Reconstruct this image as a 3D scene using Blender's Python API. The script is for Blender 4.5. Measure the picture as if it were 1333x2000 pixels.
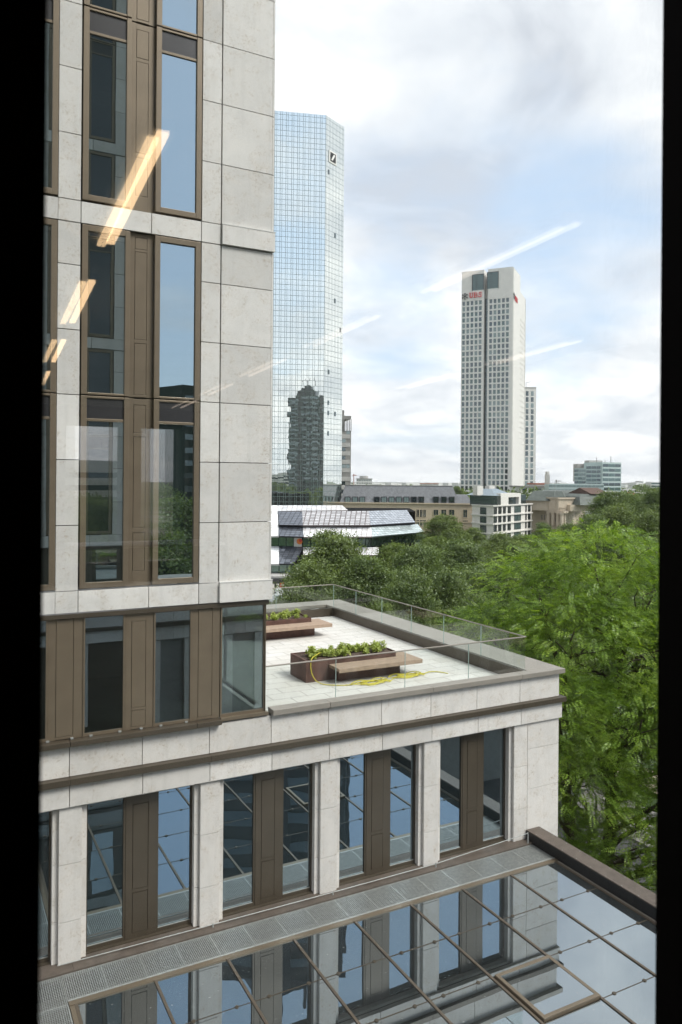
import bpy, bmesh, math, random
import numpy as np
from mathutils import Vector, Matrix, Euler, noise
R = math.radians
random.seed(7); rng = np.random.default_rng(11)
S = bpy.context.scene
for o in list(bpy.data.objects): bpy.data.objects.remove(o)
COL = S.collection

# ------------------------------------------------------------------ camera
FPX, YAW, ROLL, CX, CY = 1500.0, .4850, .0079, 666.5, 937.0   # calibrated on the 1333x2000 photograph
cam = bpy.data.cameras.new("camera"); cob = bpy.data.objects.new("camera", cam); COL.objects.link(cob)
cam.sensor_fit = 'VERTICAL'; cam.sensor_height = 36; cam.sensor_width = 24; cam.lens = FPX / 2000 * 36
cam.shift_y = -(1000 - CY) / 2000; cam.clip_start = .02; cam.clip_end = 9000
cam.dof.use_dof = True; cam.dof.focus_distance = 20; cam.dof.aperture_fstop = 7.1
cob.matrix_world = Matrix.Rotation(-YAW, 4, 'Z') @ Matrix.Rotation(R(90), 4, 'X') @ Matrix.Rotation(ROLL, 4, 'Z')
S.camera = cob

# ------------------------------------------------------------------ render and exposure
S.render.engine = 'CYCLES'
S.view_settings.view_transform = 'Standard'; S.view_settings.look = 'None'
S.view_settings.exposure = 0.92; S.view_settings.gamma = 1
S.cycles.use_denoising = True
S.cycles.max_bounces = 8; S.cycles.diffuse_bounces = 3; S.cycles.glossy_bounces = 5; S.cycles.transmission_bounces = 4
S.cycles.transparent_max_bounces = 24; S.cycles.caustics_reflective = False; S.cycles.caustics_refractive = False
S.cycles.sample_clamp_indirect = 6

# ------------------------------------------------------------------ sun and sky
SUN_EL, SUN_DIR = R(50), Vector((.42, -.60, 0)).normalized()     # horizontal direction towards the sun
sd = Vector((SUN_DIR.x * math.cos(SUN_EL), SUN_DIR.y * math.cos(SUN_EL), math.sin(SUN_EL)))
sl = bpy.data.lights.new("sun", 'SUN'); sl.energy = 2.5; sl.angle = R(24); sl.color = (1, .955, .88)
so = bpy.data.objects.new("sun", sl); COL.objects.link(so); so.rotation_euler = (-sd).to_track_quat('-Z', 'Y').to_euler()

def px_dir(px, py):
    a = Vector((math.cos(YAW), -math.sin(YAW), 0)); d = Vector((math.sin(YAW), math.cos(YAW), 0)); n = Vector((0, 0, -1))
    r2 = math.cos(ROLL) * a - math.sin(ROLL) * n; n2 = math.sin(ROLL) * a + math.cos(ROLL) * n
    return d + (px - CX) / FPX * r2 + (py - CY) / FPX * n2
def P(px, py, D): return px_dir(px, py) * D                      # a photo pixel at depth D metres -> world point
def PL(px, D): v = px_dir(px, CY) * D; return (v.x, v.y)

W = bpy.data.worlds.new("World"); S.world = W; W.use_nodes = True
nt = W.node_tree; nt.nodes.clear()
def N(tree, t, **kw):
    n = tree.nodes.new(t)
    for k, v in kw.items():
        if k.startswith('i_'):
            n.inputs[k[2:].replace('_', ' ')].default_value = v
        else: setattr(n, k, v)
    return n
def math_node(tree, op, a, b=None, c=None, clamp=False):
    n = tree.nodes.new('ShaderNodeMath'); n.operation = op; n.use_clamp = clamp
    for i, v in enumerate((a, b, c)):
        if v is None: continue
        if isinstance(v, (int, float)): n.inputs[i].default_value = v
        else: tree.links.new(v, n.inputs[i])
    return n.outputs[0]
def ramp(tree, fac, stops):
    n = tree.nodes.new('ShaderNodeValToRGB'); e = n.color_ramp.elements
    while len(e) < len(stops): e.new(.5)
    for el, (p, c) in zip(e, stops):
        el.position = p; el.color = (c, c, c, 1) if isinstance(c, (int, float)) else (*c, 1)
    tree.links.new(fac, n.inputs[0]); return n.outputs[0]
def mixc(tree, fac, a, b, blend='MIX'):
    n = tree.nodes.new('ShaderNodeMix'); n.data_type = 'RGBA'; n.blend_type = blend; n.clamp_factor = True
    for sock, v in ((n.inputs[0], fac), (n.inputs[6], a), (n.inputs[7], b)):
        if isinstance(v, (int, float)): sock.default_value = v
        elif isinstance(v, (tuple, list)): sock.default_value = (*v, 1) if len(v) == 3 else v
        else: tree.links.new(v, sock)
    return n.outputs[2]

def build_sky():
    t = nt; L = t.links.new
    sky = N(t, 'ShaderNodeTexSky'); sky.sky_type = 'NISHITA'; sky.sun_disc = False
    sky.sun_elevation = SUN_EL; sky.sun_rotation = math.atan2(SUN_DIR.x, SUN_DIR.y); sky.air_density = 1; sky.dust_density = 1.5; sky.ozone_density = 1
    tc = N(t, 'ShaderNodeTexCoord'); sep = N(t, 'ShaderNodeSeparateXYZ'); L(tc.outputs['Generated'], sep.inputs[0])
    h = math_node(t, 'ADD', math_node(t, 'MAXIMUM', sep.outputs[2], 0), .22)
    cmb = N(t, 'ShaderNodeCombineXYZ')
    L(math_node(t, 'DIVIDE', sep.outputs[0], h), cmb.inputs[0]); L(math_node(t, 'DIVIDE', sep.outputs[1], h), cmb.inputs[1])
    n1 = N(t, 'ShaderNodeTexNoise', i_Scale=1.15, i_Detail=9, i_Roughness=.56, i_Distortion=.25); L(cmb.outputs[0], n1.inputs['Vector'])
    n2 = N(t, 'ShaderNodeTexNoise', i_Scale=2.6, i_Detail=8, i_Roughness=.6, i_Distortion=.4); L(cmb.outputs[0], n2.inputs['Vector'])
    n1.noise_dimensions = '3D'
    def blob(px, py, c0, c1):
        v = (px if py is None else px_dir(px, py)).normalized(); d = N(t, 'ShaderNodeVectorMath', operation='DOT_PRODUCT'); L(tc.outputs['Generated'], d.inputs[0]); d.inputs[1].default_value = v
        m = N(t, 'ShaderNodeMapRange'); m.interpolation_type = 'SMOOTHSTEP'; L(d.outputs['Value'], m.inputs[0])
        m.inputs[1].default_value = math.cos(R(c1)); m.inputs[2].default_value = math.cos(R(c0)); return m.outputs[0]
    # openings in the cloud cover: to the right of the glass tower, round the white tower, and behind the viewer
    open1 = math_node(t, 'MAXIMUM', blob(1150, 520, 1, 10), blob(760, 640, 1, 7))
    open2 = math_node(t, 'MULTIPLY', sep.outputs[1], -1.0)
    openb = math_node(t, 'MULTIPLY', math_node(t, 'MULTIPLY', open2, .10, clamp=True), 1)
    cov = math_node(t, 'SUBTRACT', math_node(t, 'ADD', n1.outputs[0], .14), math_node(t, 'MULTIPLY', open1, .24))
    cov = math_node(t, 'SUBTRACT', cov, openb)
    cov = math_node(t, 'SUBTRACT', cov, math_node(t, 'MULTIPLY', blob(Vector((.42, -.86, .50)), None, 12, 38), .22))
    mask = ramp(t, cov, [(.34, 0.0), (.56, 1.0)])
    # shade inside the cloud layer
    grey = blob(960, 330, 2, 13)
    shade = math_node(t, 'SUBTRACT', n2.outputs[0], math_node(t, 'MULTIPLY', grey, .10))
    low = N(t, 'ShaderNodeMapRange'); L(sep.outputs[2], low.inputs[0]); low.inputs[1].default_value = .30; low.inputs[2].default_value = .0; low.inputs[3].default_value = 0.; low.inputs[4].default_value = .09
    shade = math_node(t, 'ADD', shade, low.outputs[0])
    ccol = ramp(t, shade, [(.28, (4.9, 5.15, 5.65)), (.42, (6.2, 6.45, 6.85)), (.53, (7.1, 7.25, 7.5)), (.66, (8.7, 8.7, 8.7))])
    # thin high veil whitens the blue
    veil = mixc(t, .62, sky.outputs[0], (6.0, 7.3, 8.9))
    col = mixc(t, mask, veil, ccol)
    bg = N(t, 'ShaderNodeBackground'); bg.inputs[1].default_value = .1; L(col, bg.inputs[0])
    out = N(t, 'ShaderNodeOutputWorld'); L(bg.outputs[0], out.inputs[0])
build_sky()

# ------------------------------------------------------------------ materials
MATS = {}
def new_mat(name):
    m = bpy.data.materials.new(name); m.use_nodes = True; t = m.node_tree
    b = t.nodes['Principled BSDF']; MATS[name] = m; return m, t, b
def plain(name, col, rough=.6, metal=0., spec=.5, bump=0., bscale=20., var=.12, nscale=3.):
    m, t, b = new_mat(name); b.inputs['Roughness'].default_value = rough; b.inputs['Metallic'].default_value = metal
    b.inputs['Specular IOR Level'].default_value = spec
    tc = N(t, 'ShaderNodeTexCoord'); n = N(t, 'ShaderNodeTexNoise', i_Scale=nscale, i_Detail=6); t.links.new(tc.outputs['Object'], n.inputs['Vector'])
    lo = tuple(c * (1 - var) for c in col); hi = tuple(min(1, c * (1 + var)) for c in col)
    c = ramp(t, n.outputs[0], [(.3, lo), (.7, hi)]); t.links.new(c, b.inputs['Base Color'])
    if bump:
        n2 = N(t, 'ShaderNodeTexNoise', i_Scale=bscale, i_Detail=5); t.links.new(tc.outputs['Object'], n2.inputs['Vector'])
        bp = N(t, 'ShaderNodeBump', i_Strength=bump, i_Distance=.02); t.links.new(n2.outputs[0], bp.inputs['Height']); t.links.new(bp.outputs[0], b.inputs['Normal'])
    return m
def stone_mat(name, col, pit=(.30, .22, .14), amount=1., isl=.10, scale=1.):
    m, t, b = new_mat(name); L = t.links.new; b.inputs['Roughness'].default_value = .85; b.inputs['Specular IOR Level'].default_value = .25
    tc = N(t, 'ShaderNodeTexCoord'); geo = N(t, 'ShaderNodeNewGeometry')
    off = N(t, 'ShaderNodeVectorMath', operation='MULTIPLY_ADD'); L(geo.outputs['Random Per Island'], off.inputs[0]); off.inputs[1].default_value = (37, 51, 23); L(tc.outputs['Object'], off.inputs[2])
    v = off.outputs[0]
    cl = N(t, 'ShaderNodeTexNoise', i_Scale=1.6 * scale, i_Detail=7, i_Roughness=.62, i_Distortion=.8); L(v, cl.inputs['Vector'])
    base = ramp(t, cl.outputs[0], [(.28, tuple(c * .90 for c in col)), (.50, col), (.70, (col[0] * 1.06, col[1] * 1.05, col[2] * 1.04))])
    vr = math_node(t, 'MULTIPLY_ADD', geo.outputs['Random Per Island'], 2 * isl, 1 - isl)
    vv = N(t, 'ShaderNodeVectorMath', operation='SCALE'); L(base, vv.inputs[0]); L(vr, vv.inputs['Scale'])
    # travertine pits gathered in drifting patches
    pn = N(t, 'ShaderNodeTexNoise', i_Scale=24 * scale, i_Detail=4, i_Roughness=.75, i_Distortion=.8); L(v, pn.inputs['Vector'])
    pa = N(t, 'ShaderNodeTexNoise', i_Scale=2.3 * scale, i_Detail=4, i_Roughness=.6, i_Distortion=1.6); L(v, pa.inputs['Vector'])
    pm = ramp(t, pn.outputs[0], [(.545, 0.), (.60, 1.)]); am = ramp(t, pa.outputs[0], [(.43, .06), (.60, 1.)])
    fac = math_node(t, 'MULTIPLY', math_node(t, 'MULTIPLY', pm, am), .45 * amount, clamp=True)
    tint = ramp(t, pa.outputs[0], [(.50, 0.), (.75, 1.)])
    mp = N(t, 'ShaderNodeMapping'); mp.inputs['Scale'].default_value = (7, 7, .35); L(tc.outputs['Object'], mp.inputs[0])
    sn = N(t, 'ShaderNodeTexNoise', i_Scale=1.0, i_Detail=4, i_Roughness=.6); L(mp.outputs[0], sn.inputs['Vector'])
    sk = ramp(t, sn.outputs[0], [(.52, 0.), (.72, .22 * amount)])
    v1 = mixc(t, sk, vv.outputs[0], tuple(c * .62 for c in col))
    c1 = mixc(t, math_node(t, 'MULTIPLY', tint, .16 * amount), v1, (col[0] * .95, col[1] * .80, col[2] * .62))
    c2 = mixc(t, fac, c1, pit); L(c2, b.inputs['Base Color'])
    bp = N(t, 'ShaderNodeBump', i_Strength=.35, i_Distance=.01); bp.invert = True; L(fac, bp.inputs['Height']); L(bp.outputs[0], b.inputs['Normal'])
    return m
def glass_mat(name, base=(.015, .022, .025), f0=.12, tint=(.86, .93, 1.0), wave=.0, wscale=1.2, clear=0., rough=.0, power=4., dust=0.):
    """building glass: a dark body (or a partly clear one) under a coated mirror-like skin"""
    m, t, b = new_mat(name); L = t.links.new; t.nodes.remove(b); out = t.nodes['Material Output']
    lw = N(t, 'ShaderNodeLayerWeight', i_Blend=.5)
    fac = math_node(t, 'MULTIPLY_ADD', math_node(t, 'POWER', lw.outputs['Facing'], power), 1 - f0, f0, clamp=True)
    gl = N(t, 'ShaderNodeBsdfGlossy', i_Roughness=rough); gl.inputs['Color'].default_value = (*tint, 1)
    df = N(t, 'ShaderNodeBsdfDiffuse'); df.inputs['Color'].default_value = (*base, 1)
    body = df.outputs[0]
    if clear:
        tr = N(t, 'ShaderNodeBsdfTransparent'); tr.inputs['Color'].default_value = (.72, .80, .78, 1)
        mx = N(t, 'ShaderNodeMixShader', i_Fac=clear); L(body, mx.inputs[1]); L(tr.outputs[0], mx.inputs[2]); body = mx.outputs[0]
    if wave:
        tc = N(t, 'ShaderNodeTexCoord'); geo = N(t, 'ShaderNodeNewGeometry')
        off = N(t, 'ShaderNodeVectorMath', operation='MULTIPLY_ADD'); L(geo.outputs['Random Per Island'], off.inputs[0]); off.inputs[1].default_value = (31, 17, 23); L(tc.outputs['Object'], off.inputs[2])
        n = N(t, 'ShaderNodeTexNoise', i_Scale=wscale, i_Detail=1.5, i_Roughness=.4); L(off.outputs[0], n.inputs['Vector'])
        bp = N(t, 'ShaderNodeBump', i_Strength=1., i_Distance=wave); L(n.outputs[0], bp.inputs['Height']); L(bp.outputs[0], gl.inputs['Normal'])
    ms = N(t, 'ShaderNodeMixShader'); L(fac, ms.inputs[0]); L(body, ms.inputs[1]); L(gl.outputs[0], ms.inputs[2]); last = ms
    if dust:
        tc = N(t, 'ShaderNodeTexCoord'); a = N(t, 'ShaderNodeTexNoise', i_Scale=.8, i_Detail=8, i_Roughness=.7); L(tc.outputs['Object'], a.inputs['Vector'])
        b_ = N(t, 'ShaderNodeTexNoise', i_Scale=22., i_Detail=2); L(tc.outputs['Object'], b_.inputs['Vector'])
        f = math_node(t, 'ADD', ramp(t, a.outputs[0], [(.42, dust*.25), (.68, dust)]), ramp(t, b_.outputs[0], [(.70, 0.), (.73, .55)]), clamp=True)
        dd = N(t, 'ShaderNodeBsdfDiffuse'); dd.inputs[0].default_value = (.42, .43, .42, 1)
        m2 = N(t, 'ShaderNodeMixShader'); L(f, m2.inputs[0]); L(ms.outputs[0], m2.inputs[1]); L(dd.outputs[0], m2.inputs[2]); last = m2
    L(last.outputs[0], out.inputs[0])
    return m
def clear_mat(name, f0=.045, tint=(.97, .99, .98)):
    m, t, b = new_mat(name); L = t.links.new; t.nodes.remove(b); out = t.nodes['Material Output']
    fr = N(t, 'ShaderNodeLayerWeight', i_Blend=.5)
    gl = N(t, 'ShaderNodeBsdfGlossy', i_Roughness=0.); tr = N(t, 'ShaderNodeBsdfTransparent'); tr.inputs['Color'].default_value = (*tint, 1)
    fac = math_node(t, 'MULTIPLY_ADD', math_node(t, 'POWER', fr.outputs['Facing'], 5.), .8, f0, clamp=True)
    ms = N(t, 'ShaderNodeMixShader'); L(fac, ms.inputs[0]); L(tr.outputs[0], ms.inputs[1]); L(gl.outputs[0], ms.inputs[2]); L(ms.outputs[0], out.inputs[0])
    return m
def emit_mat(name, col, s):
    m, t, b = new_mat(name); t.nodes.remove(b); e = N(t, 'ShaderNodeEmission'); e.inputs[0].default_value = (*col, 1); e.inputs[1].default_value = s
    t.links.new(e.outputs[0], t.nodes['Material Output'].inputs[0]); return m
def leaf_mat(name, c_lo, c_mid, c_hi, trans=.35):
    m, t, b = new_mat(name); L = t.links.new; t.nodes.remove(b); out = t.nodes['Material Output']
    geo = N(t, 'ShaderNodeNewGeometry'); tc = N(t, 'ShaderNodeTexCoord')
    n = N(t, 'ShaderNodeTexNoise', i_Scale=.55, i_Detail=3); L(tc.outputs['Object'], n.inputs['Vector'])
    f = math_node(t, 'ADD', math_node(t, 'MULTIPLY', geo.outputs['Random Per Island'], .55), math_node(t, 'MULTIPLY_ADD', n.outputs[0], 2.0, -.76), clamp=True)
    c = ramp(t, f, [(.05, c_lo), (.5, c_mid), (.95, c_hi)])
    df = N(t, 'ShaderNodeBsdfDiffuse'); L(c, df.inputs[0]); tl = N(t, 'ShaderNodeBsdfTranslucent')
    c2 = mixc(t, 1., c, (1.0, 1.0, .45), 'MULTIPLY'); L(c2, tl.inputs[0])
    ms = N(t, 'ShaderNodeMixShader', i_Fac=trans); L(df.outputs[0], ms.inputs[1]); L(tl.outputs[0], ms.inputs[2])
    gl = N(t, 'ShaderNodeBsdfGlossy', i_Roughness=.45); gl.inputs[0].default_value = (.9, .95, .9, 1)
    m2 = N(t, 'ShaderNodeMixShader', i_Fac=.045); L(ms.outputs[0], m2.inputs[1]); L(gl.outputs[0], m2.inputs[2]); L(m2.outputs[0], out.inputs[0])
    return m
def curtain_mat(name, pw, ph, line, base, f0, tilt, tint=(.85, .97, .93), lc=(.03, .05, .05), second=0., power=4., rough=.0):
    """curtain wall glass: UV is in metres; every panel is tilted a hair differently, thin dark joints between"""
    m, t, b = new_mat(name); L = t.links.new; t.nodes.remove(b); out = t.nodes['Material Output']
    uv = N(t, 'ShaderNodeUVMap'); sp = N(t, 'ShaderNodeSeparateXYZ'); L(uv.outputs[0], sp.inputs[0])
    u = math_node(t, 'DIVIDE', sp.outputs[0], pw); v = math_node(t, 'DIVIDE', sp.outputs[1], ph)
    fu = math_node(t, 'FLOOR', u); fv = math_node(t, 'FLOOR', v); cu = math_node(t, 'SUBTRACT', u, fu); cv = math_node(t, 'SUBTRACT', v, fv)
    lu = math_node(t, 'LESS_THAN', math_node(t, 'ABSOLUTE', math_node(t, 'SUBTRACT', cu, .5)), .5 - line / pw / 2)
    lv = math_node(t, 'LESS_THAN', math_node(t, 'ABSOLUTE', math_node(t, 'SUBTRACT', cv, .5)), .5 - line / ph / 2)
    keep = math_node(t, 'MULTIPLY', lu, lv)
    if second:
        l2 = math_node(t, 'GREATER_THAN', math_node(t, 'ABSOLUTE', math_node(t, 'SUBTRACT', cu, second)), line / pw / 2.4); keep = math_node(t, 'MULTIPLY', keep, l2)
    cb = N(t, 'ShaderNodeCombineXYZ'); L(fu, cb.inputs[0]); L(fv, cb.inputs[1])
    wn = N(t, 'ShaderNodeTexWhiteNoise'); wn.noise_dimensions = '3D'; L(cb.outputs[0], wn.inputs['Vector'])
    geo = N(t, 'ShaderNodeNewGeometry')
    sc = N(t, 'ShaderNodeVectorMath', operation='SUBTRACT'); L(wn.outputs['Color'], sc.inputs[0]); sc.inputs[1].default_value = (.5, .5, .5)
    # soft pillow inside each panel
    nn = N(t, 'ShaderNodeTexNoise', i_Scale=.45, i_Detail=2.); L(geo.outputs['Position'], nn.inputs['Vector'])
    s3 = N(t, 'ShaderNodeVectorMath', operation='SUBTRACT'); L(nn.outputs['Color'], s3.inputs[0]); s3.inputs[1].default_value = (.5, .5, .5)
    ad0 = N(t, 'ShaderNodeVectorMath', operation='ADD'); L(sc.outputs[0], ad0.inputs[0]); L(s3.outputs[0], ad0.inputs[1])
    s2 = N(t, 'ShaderNodeVectorMath', operation='SCALE'); L(ad0.outputs[0], s2.inputs[0]); s2.inputs['Scale'].default_value = tilt
    ad = N(t, 'ShaderNodeVectorMath', operation='ADD'); L(geo.outputs['Normal'], ad.inputs[0]); L(s2.outputs[0], ad.inputs[1])
    nm = N(t, 'ShaderNodeVectorMath', operation='NORMALIZE'); L(ad.outputs[0], nm.inputs[0])
    lw = N(t, 'ShaderNodeLayerWeight', i_Blend=.5)
    fac = math_node(t, 'MULTIPLY_ADD', math_node(t, 'POWER', lw.outputs['Facing'], power), 1 - f0, f0, clamp=True)
    gl = N(t, 'ShaderNodeBsdfGlossy', i_Roughness=rough); gl.inputs[0].default_value = (*tint, 1); L(nm.outputs[0], gl.inputs['Normal'])
    df = N(t, 'ShaderNodeBsdfDiffuse'); tone = math_node(t, 'MULTIPLY_ADD', wn.outputs['Value'], .5, .75)
    cc = N(t, 'ShaderNodeVectorMath', operation='SCALE'); cc.inputs[0].default_value = base; L(tone, cc.inputs['Scale']); L(cc.outputs[0], df.inputs[0])
    ms = N(t, 'ShaderNodeMixShader'); L(fac, ms.inputs[0]); L(df.outputs[0], ms.inputs[1]); L(gl.outputs[0], ms.inputs[2])
    ln = N(t, 'ShaderNodeBsdfDiffuse'); ln.inputs[0].default_value = (*lc, 1)
    m3 = N(t, 'ShaderNodeMixShader'); L(keep, m3.inputs[0]); L(ln.outputs[0], m3.inputs[1]); L(ms.outputs[0], m3.inputs[2]); L(m3.outputs[0], out.inputs[0])
    return m

STONE = stone_mat('pale_travertine', (.65, .64, .62))
STONE2 = stone_mat('warm_travertine', (.69, .67, .64), amount=1.15)
BRONZE = plain('bronze_metal', (.185, .148, .105), rough=.42, metal=.35, var=.08)
BRONZE_D = plain('dark_bronze_metal', (.080, .065, .047), rough=.45, metal=.3, var=.10)
BRONZE_M = plain('mid_bronze_metal', (.125, .100, .075), rough=.45, metal=.3, var=.1)
FLASH = plain('brown_flashing', (.125, .102, .085), rough=.6, metal=.2, var=.2, nscale=6)
COPING = plain('brown_grey_coping', (.30, .275, .24), rough=.5, metal=.2, var=.08)
JOINT = plain('dark_joint', (.02, .018, .015), rough=.9)
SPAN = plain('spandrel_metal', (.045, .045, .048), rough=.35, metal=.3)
GLASS = glass_mat('coated_window_glass', f0=.46, base=(.012, .018, .018), tint=(.80, .94, 1.0), wave=.0006, wscale=1.2, power=3.5)
GLASS_L = glass_mat('lower_window_glass', f0=.48, base=(.010, .016, .017), tint=(.74, .90, 1.0), wave=.0007, wscale=1.6, power=3.)
GLASS_T = glass_mat('terrace_level_glass', f0=.34, base=(.012, .018, .018), tint=(.75, .88, .98), wave=.0004, clear=.75)
ROOFGLASS = glass_mat('glass_roof_glazing', f0=.36, base=(.012, .016, .018), tint=(.82, .93, 1.0), wave=.0015, wscale=.9, power=2.6, dust=.05)
GLASS_C = glass_mat('plain_window_glass', f0=.07, base=(.012, .014, .014), tint=(.8, .88, .95), power=4)
CLEAR = clear_mat('clear_railing_glass', .05, (.96, .98, .97))
EDGE = plain('glass_edge', (.35, .47, .44), rough=.2)
PANE = clear_mat('near_window_glass', .068, (.985, .99, .99))
STEEL = plain('galvanised_steel', (.40, .42, .41), rough=.45, metal=.4, var=.15, nscale=15)
CORTEN = plain('rusted_steel', (.105, .052, .040), rough=.75, var=.35, nscale=4, bump=.2)
WOOD = plain('weathered_wood', (.36, .265, .195), rough=.8, var=.18, nscale=9, bump=.3)
SOIL = plain('dark_soil', (.085, .06, .05), rough=1, var=.4, nscale=30, bump=1., bscale=60)
HOSE = plain('yellow_hose', (.62, .55, .045), rough=.45, var=.06)
BARK = plain('bark', (.060, .046, .034), rough=.95, var=.3, nscale=8, bump=.6)
WHITE = plain('white_paint', (.78, .77, .74), rough=.6, var=.04)
BLACKM = plain('shade_black', (.0022, .0014, .0012), rough=.7, spec=.05)  # near-black colour stands in for the dimness of the unlit room side
INTERIOR = plain('dim_interior', (.26, .26, .25), rough=.9)
CEIL = plain('ceiling_white', (.5, .5, .48), rough=.9)
BLACK = plain('matt_black', (.012, .012, .013), rough=.6)
RED = plain('red_lettering', (.62, .03, .035), rough=.45, var=.03)
PLASTIC = glass_mat('crumpled_plastic_sheet', f0=.10, base=(.12, .13, .12), tint=(1, 1, 1), clear=.35, rough=.18)
SLATE = plain('slate_roof', (.19, .195, .207), rough=.6, var=.2, nscale=1.2)
SAND = stone_mat('sandstone', (.50, .42, .31), pit=(.22, .16, .10), isl=.05, scale=.4)
LIME = stone_mat('white_limestone', (.68, .66, .62), pit=(.4, .36, .3), amount=.5, isl=.03, scale=.4)
BEIGE = stone_mat('beige_sandstone', (.52, .45, .36), pit=(.25, .19, .13), isl=.05, scale=.4)
COPPER = plain('grey_green_copper_roof', (.085, .10, .088), rough=.6, var=.25, nscale=.8)
DGLASS = glass_mat('distant_window_glass', f0=.14, base=(.020, .030, .034), tint=(.8, .95, 1.0), power=4)
DGLASS2 = glass_mat('distant_teal_glass', f0=.12, base=(.06, .10, .10), tint=(.8, .97, .97), power=4)
DGLASS3 = glass_mat('distant_blind_glass', f0=.10, base=(.20, .26, .26), tint=(.85, .95, 1.0), power=4)
CONC = plain('pale_concrete', (.42, .41, .39), rough=.8, var=.1, nscale=.5)
CONCG = plain('grey_concrete', (.24, .235, .22), rough=.8, var=.15, nscale=.4)
CONCW = plain('white_render', (.62, .62, .60), rough=.8, var=.06, nscale=.4)
ASPH = plain('asphalt', (.055, .055, .058), rough=.9, var=.25, nscale=1.5)
PAVE = plain('pavement', (.22, .21, .195), rough=.9, var=.2, nscale=1.5)
PAINT = plain('road_paint', (.6, .6, .58), rough=.7)
CARW = plain('white_car_paint', (.7, .7, .7), rough=.25, var=.02)
CARS = plain('silver_car_paint', (.3, .31, .32), rough=.3, metal=.5, var=.02)
CARD = plain('dark_car_paint', (.03, .035, .045), rough=.25, var=.02)
RUBBER = plain('rubber', (.02, .02, .02), rough=.9)
TERRAC = plain('terracotta_roof', (.33, .12, .07), rough=.8)
LAMPE = emit_mat('warm_lamp_glow', (1.0, .66, .36), 4.2)
LAMPW = emit_mat('white_lamp_glow', (1.0, .80, .66), .95)
DBW = curtain_mat('mirror_curtain_wall', 2.1, 1.95, .13, (.16, .19, .18), .86, .0042, tint=(.97, 1.0, .97), lc=(.13, .17, .16), second=.33, power=3)
PAV_W = curtain_mat('sky_painted_gridded_glass', 1.05, .66, .12, (.84, .84, .85), .06, .003, tint=(1, 1, 1), lc=(.30, .26, .25))  # bright sky mirrored in these strips is painted as a white base
PAV_M = curtain_mat('lilac_gridded_glass', 1.05, .66, .20, (.52, .52, .54), .08, .003, tint=(1, 1, 1), lc=(.16, .14, .14))
PAV_B = curtain_mat('white_louvre_panels', 7.5, .75, .10, (.86, .86, .86), .10, .01, tint=(1, 1, 1), lc=(.55, .55, .55))
PAV_D = curtain_mat('dark_gridded_glass', 1.05, .66, .11, (.10, .11, .13), .16, .08, tint=(.85, .9, 1.0), lc=(.03, .03, .035))
PAV_G = curtain_mat('grey_gridded_glass', 1.05, .66, .12, (.34, .37, .42), .22, .012, tint=(.9, .95, 1.0), lc=(.07, .07, .08))
PAV_T = curtain_mat('tall_green_glazing', 1.6, 6.0, .16, (.03, .05, .045), .22, .03, tint=(.7, .95, .85), lc=(.03, .04, .035))
PAV_P = curtain_mat('pale_gridded_glass', 1.05, .66, .11, (.55, .62, .63), .22, .012, tint=(.9, 1.0, 1.0), lc=(.16, .19, .19))
LEAF_BIG = leaf_mat('bright_feathery_leaves', (.090, .160, .022), (.200, .330, .042), (.420, .560, .095), .50)
LEAF_MID = leaf_mat('mid_green_leaves', (.070, .105, .028), (.140, .195, .050), (.230, .300, .080), .40)
LEAF_DK = leaf_mat('dark_green_leaves', (.066, .104, .032), (.125, .185, .052), (.215, .285, .085), .42)
LEAF_YL = leaf_mat('yellow_green_leaves', (.085, .135, .026), (.150, .215, .042), (.230, .300, .070), .40)
LEAF_PL = leaf_mat('planter_leaves', (.26, .34, .07), (.46, .54, .14), (.64, .68, .24), .42)
GRASS = plain('park_grass', (.055, .095, .025), rough=1, var=.35, nscale=.3)
SHRUB = leaf_mat('shrub_leaves', (.030, .055, .018), (.060, .090, .030), (.11, .14, .06), .25)

def deck_mat():
    m, t, b = new_mat('deck_tiles'); L = t.links.new; b.inputs['Roughness'].default_value = .8
    tc = N(t, 'ShaderNodeTexCoord'); br = N(t, 'ShaderNodeTexBrick'); L(tc.outputs['Object'], br.inputs['Vector'])
    br.inputs['Color1'].default_value = (.62, .61, .585, 1); br.inputs['Color2'].default_value = (.70, .69, .67, 1); br.inputs['Mortar'].default_value = (.36, .35, .33, 1)
    br.inputs['Scale'].default_value = 1; br.inputs['Mortar Size'].default_value = .013; br.inputs['Brick Width'].default_value = .82; br.inputs['Row Height'].default_value = .42
    n = N(t, 'ShaderNodeTexNoise', i_Scale=.9, i_Detail=7); L(tc.outputs['Object'], n.inputs['Vector'])
    c = mixc(t, ramp(t, n.outputs[0], [(.35, 0.), (.7, .30)]), br.outputs[0], (.50, .455, .39)); L(c, b.inputs['Base Color']); return m
DECK = deck_mat()
def ground_mat():
    m, t, b = new_mat('city_ground'); L = t.links.new; b.inputs['Roughness'].default_value = 1
    tc = N(t, 'ShaderNodeTexCoord'); n = N(t, 'ShaderNodeTexNoise', i_Scale=.03, i_Detail=5); L(tc.outputs['Object'], n.inputs['Vector'])
    c = ramp(t, n.outputs[0], [(.38, (.05, .085, .025)), (.52, (.07, .10, .035)), (.62, (.17, .16, .14))]); L(c, b.inputs['Base Color']); return m
GROUND = ground_mat()

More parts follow.
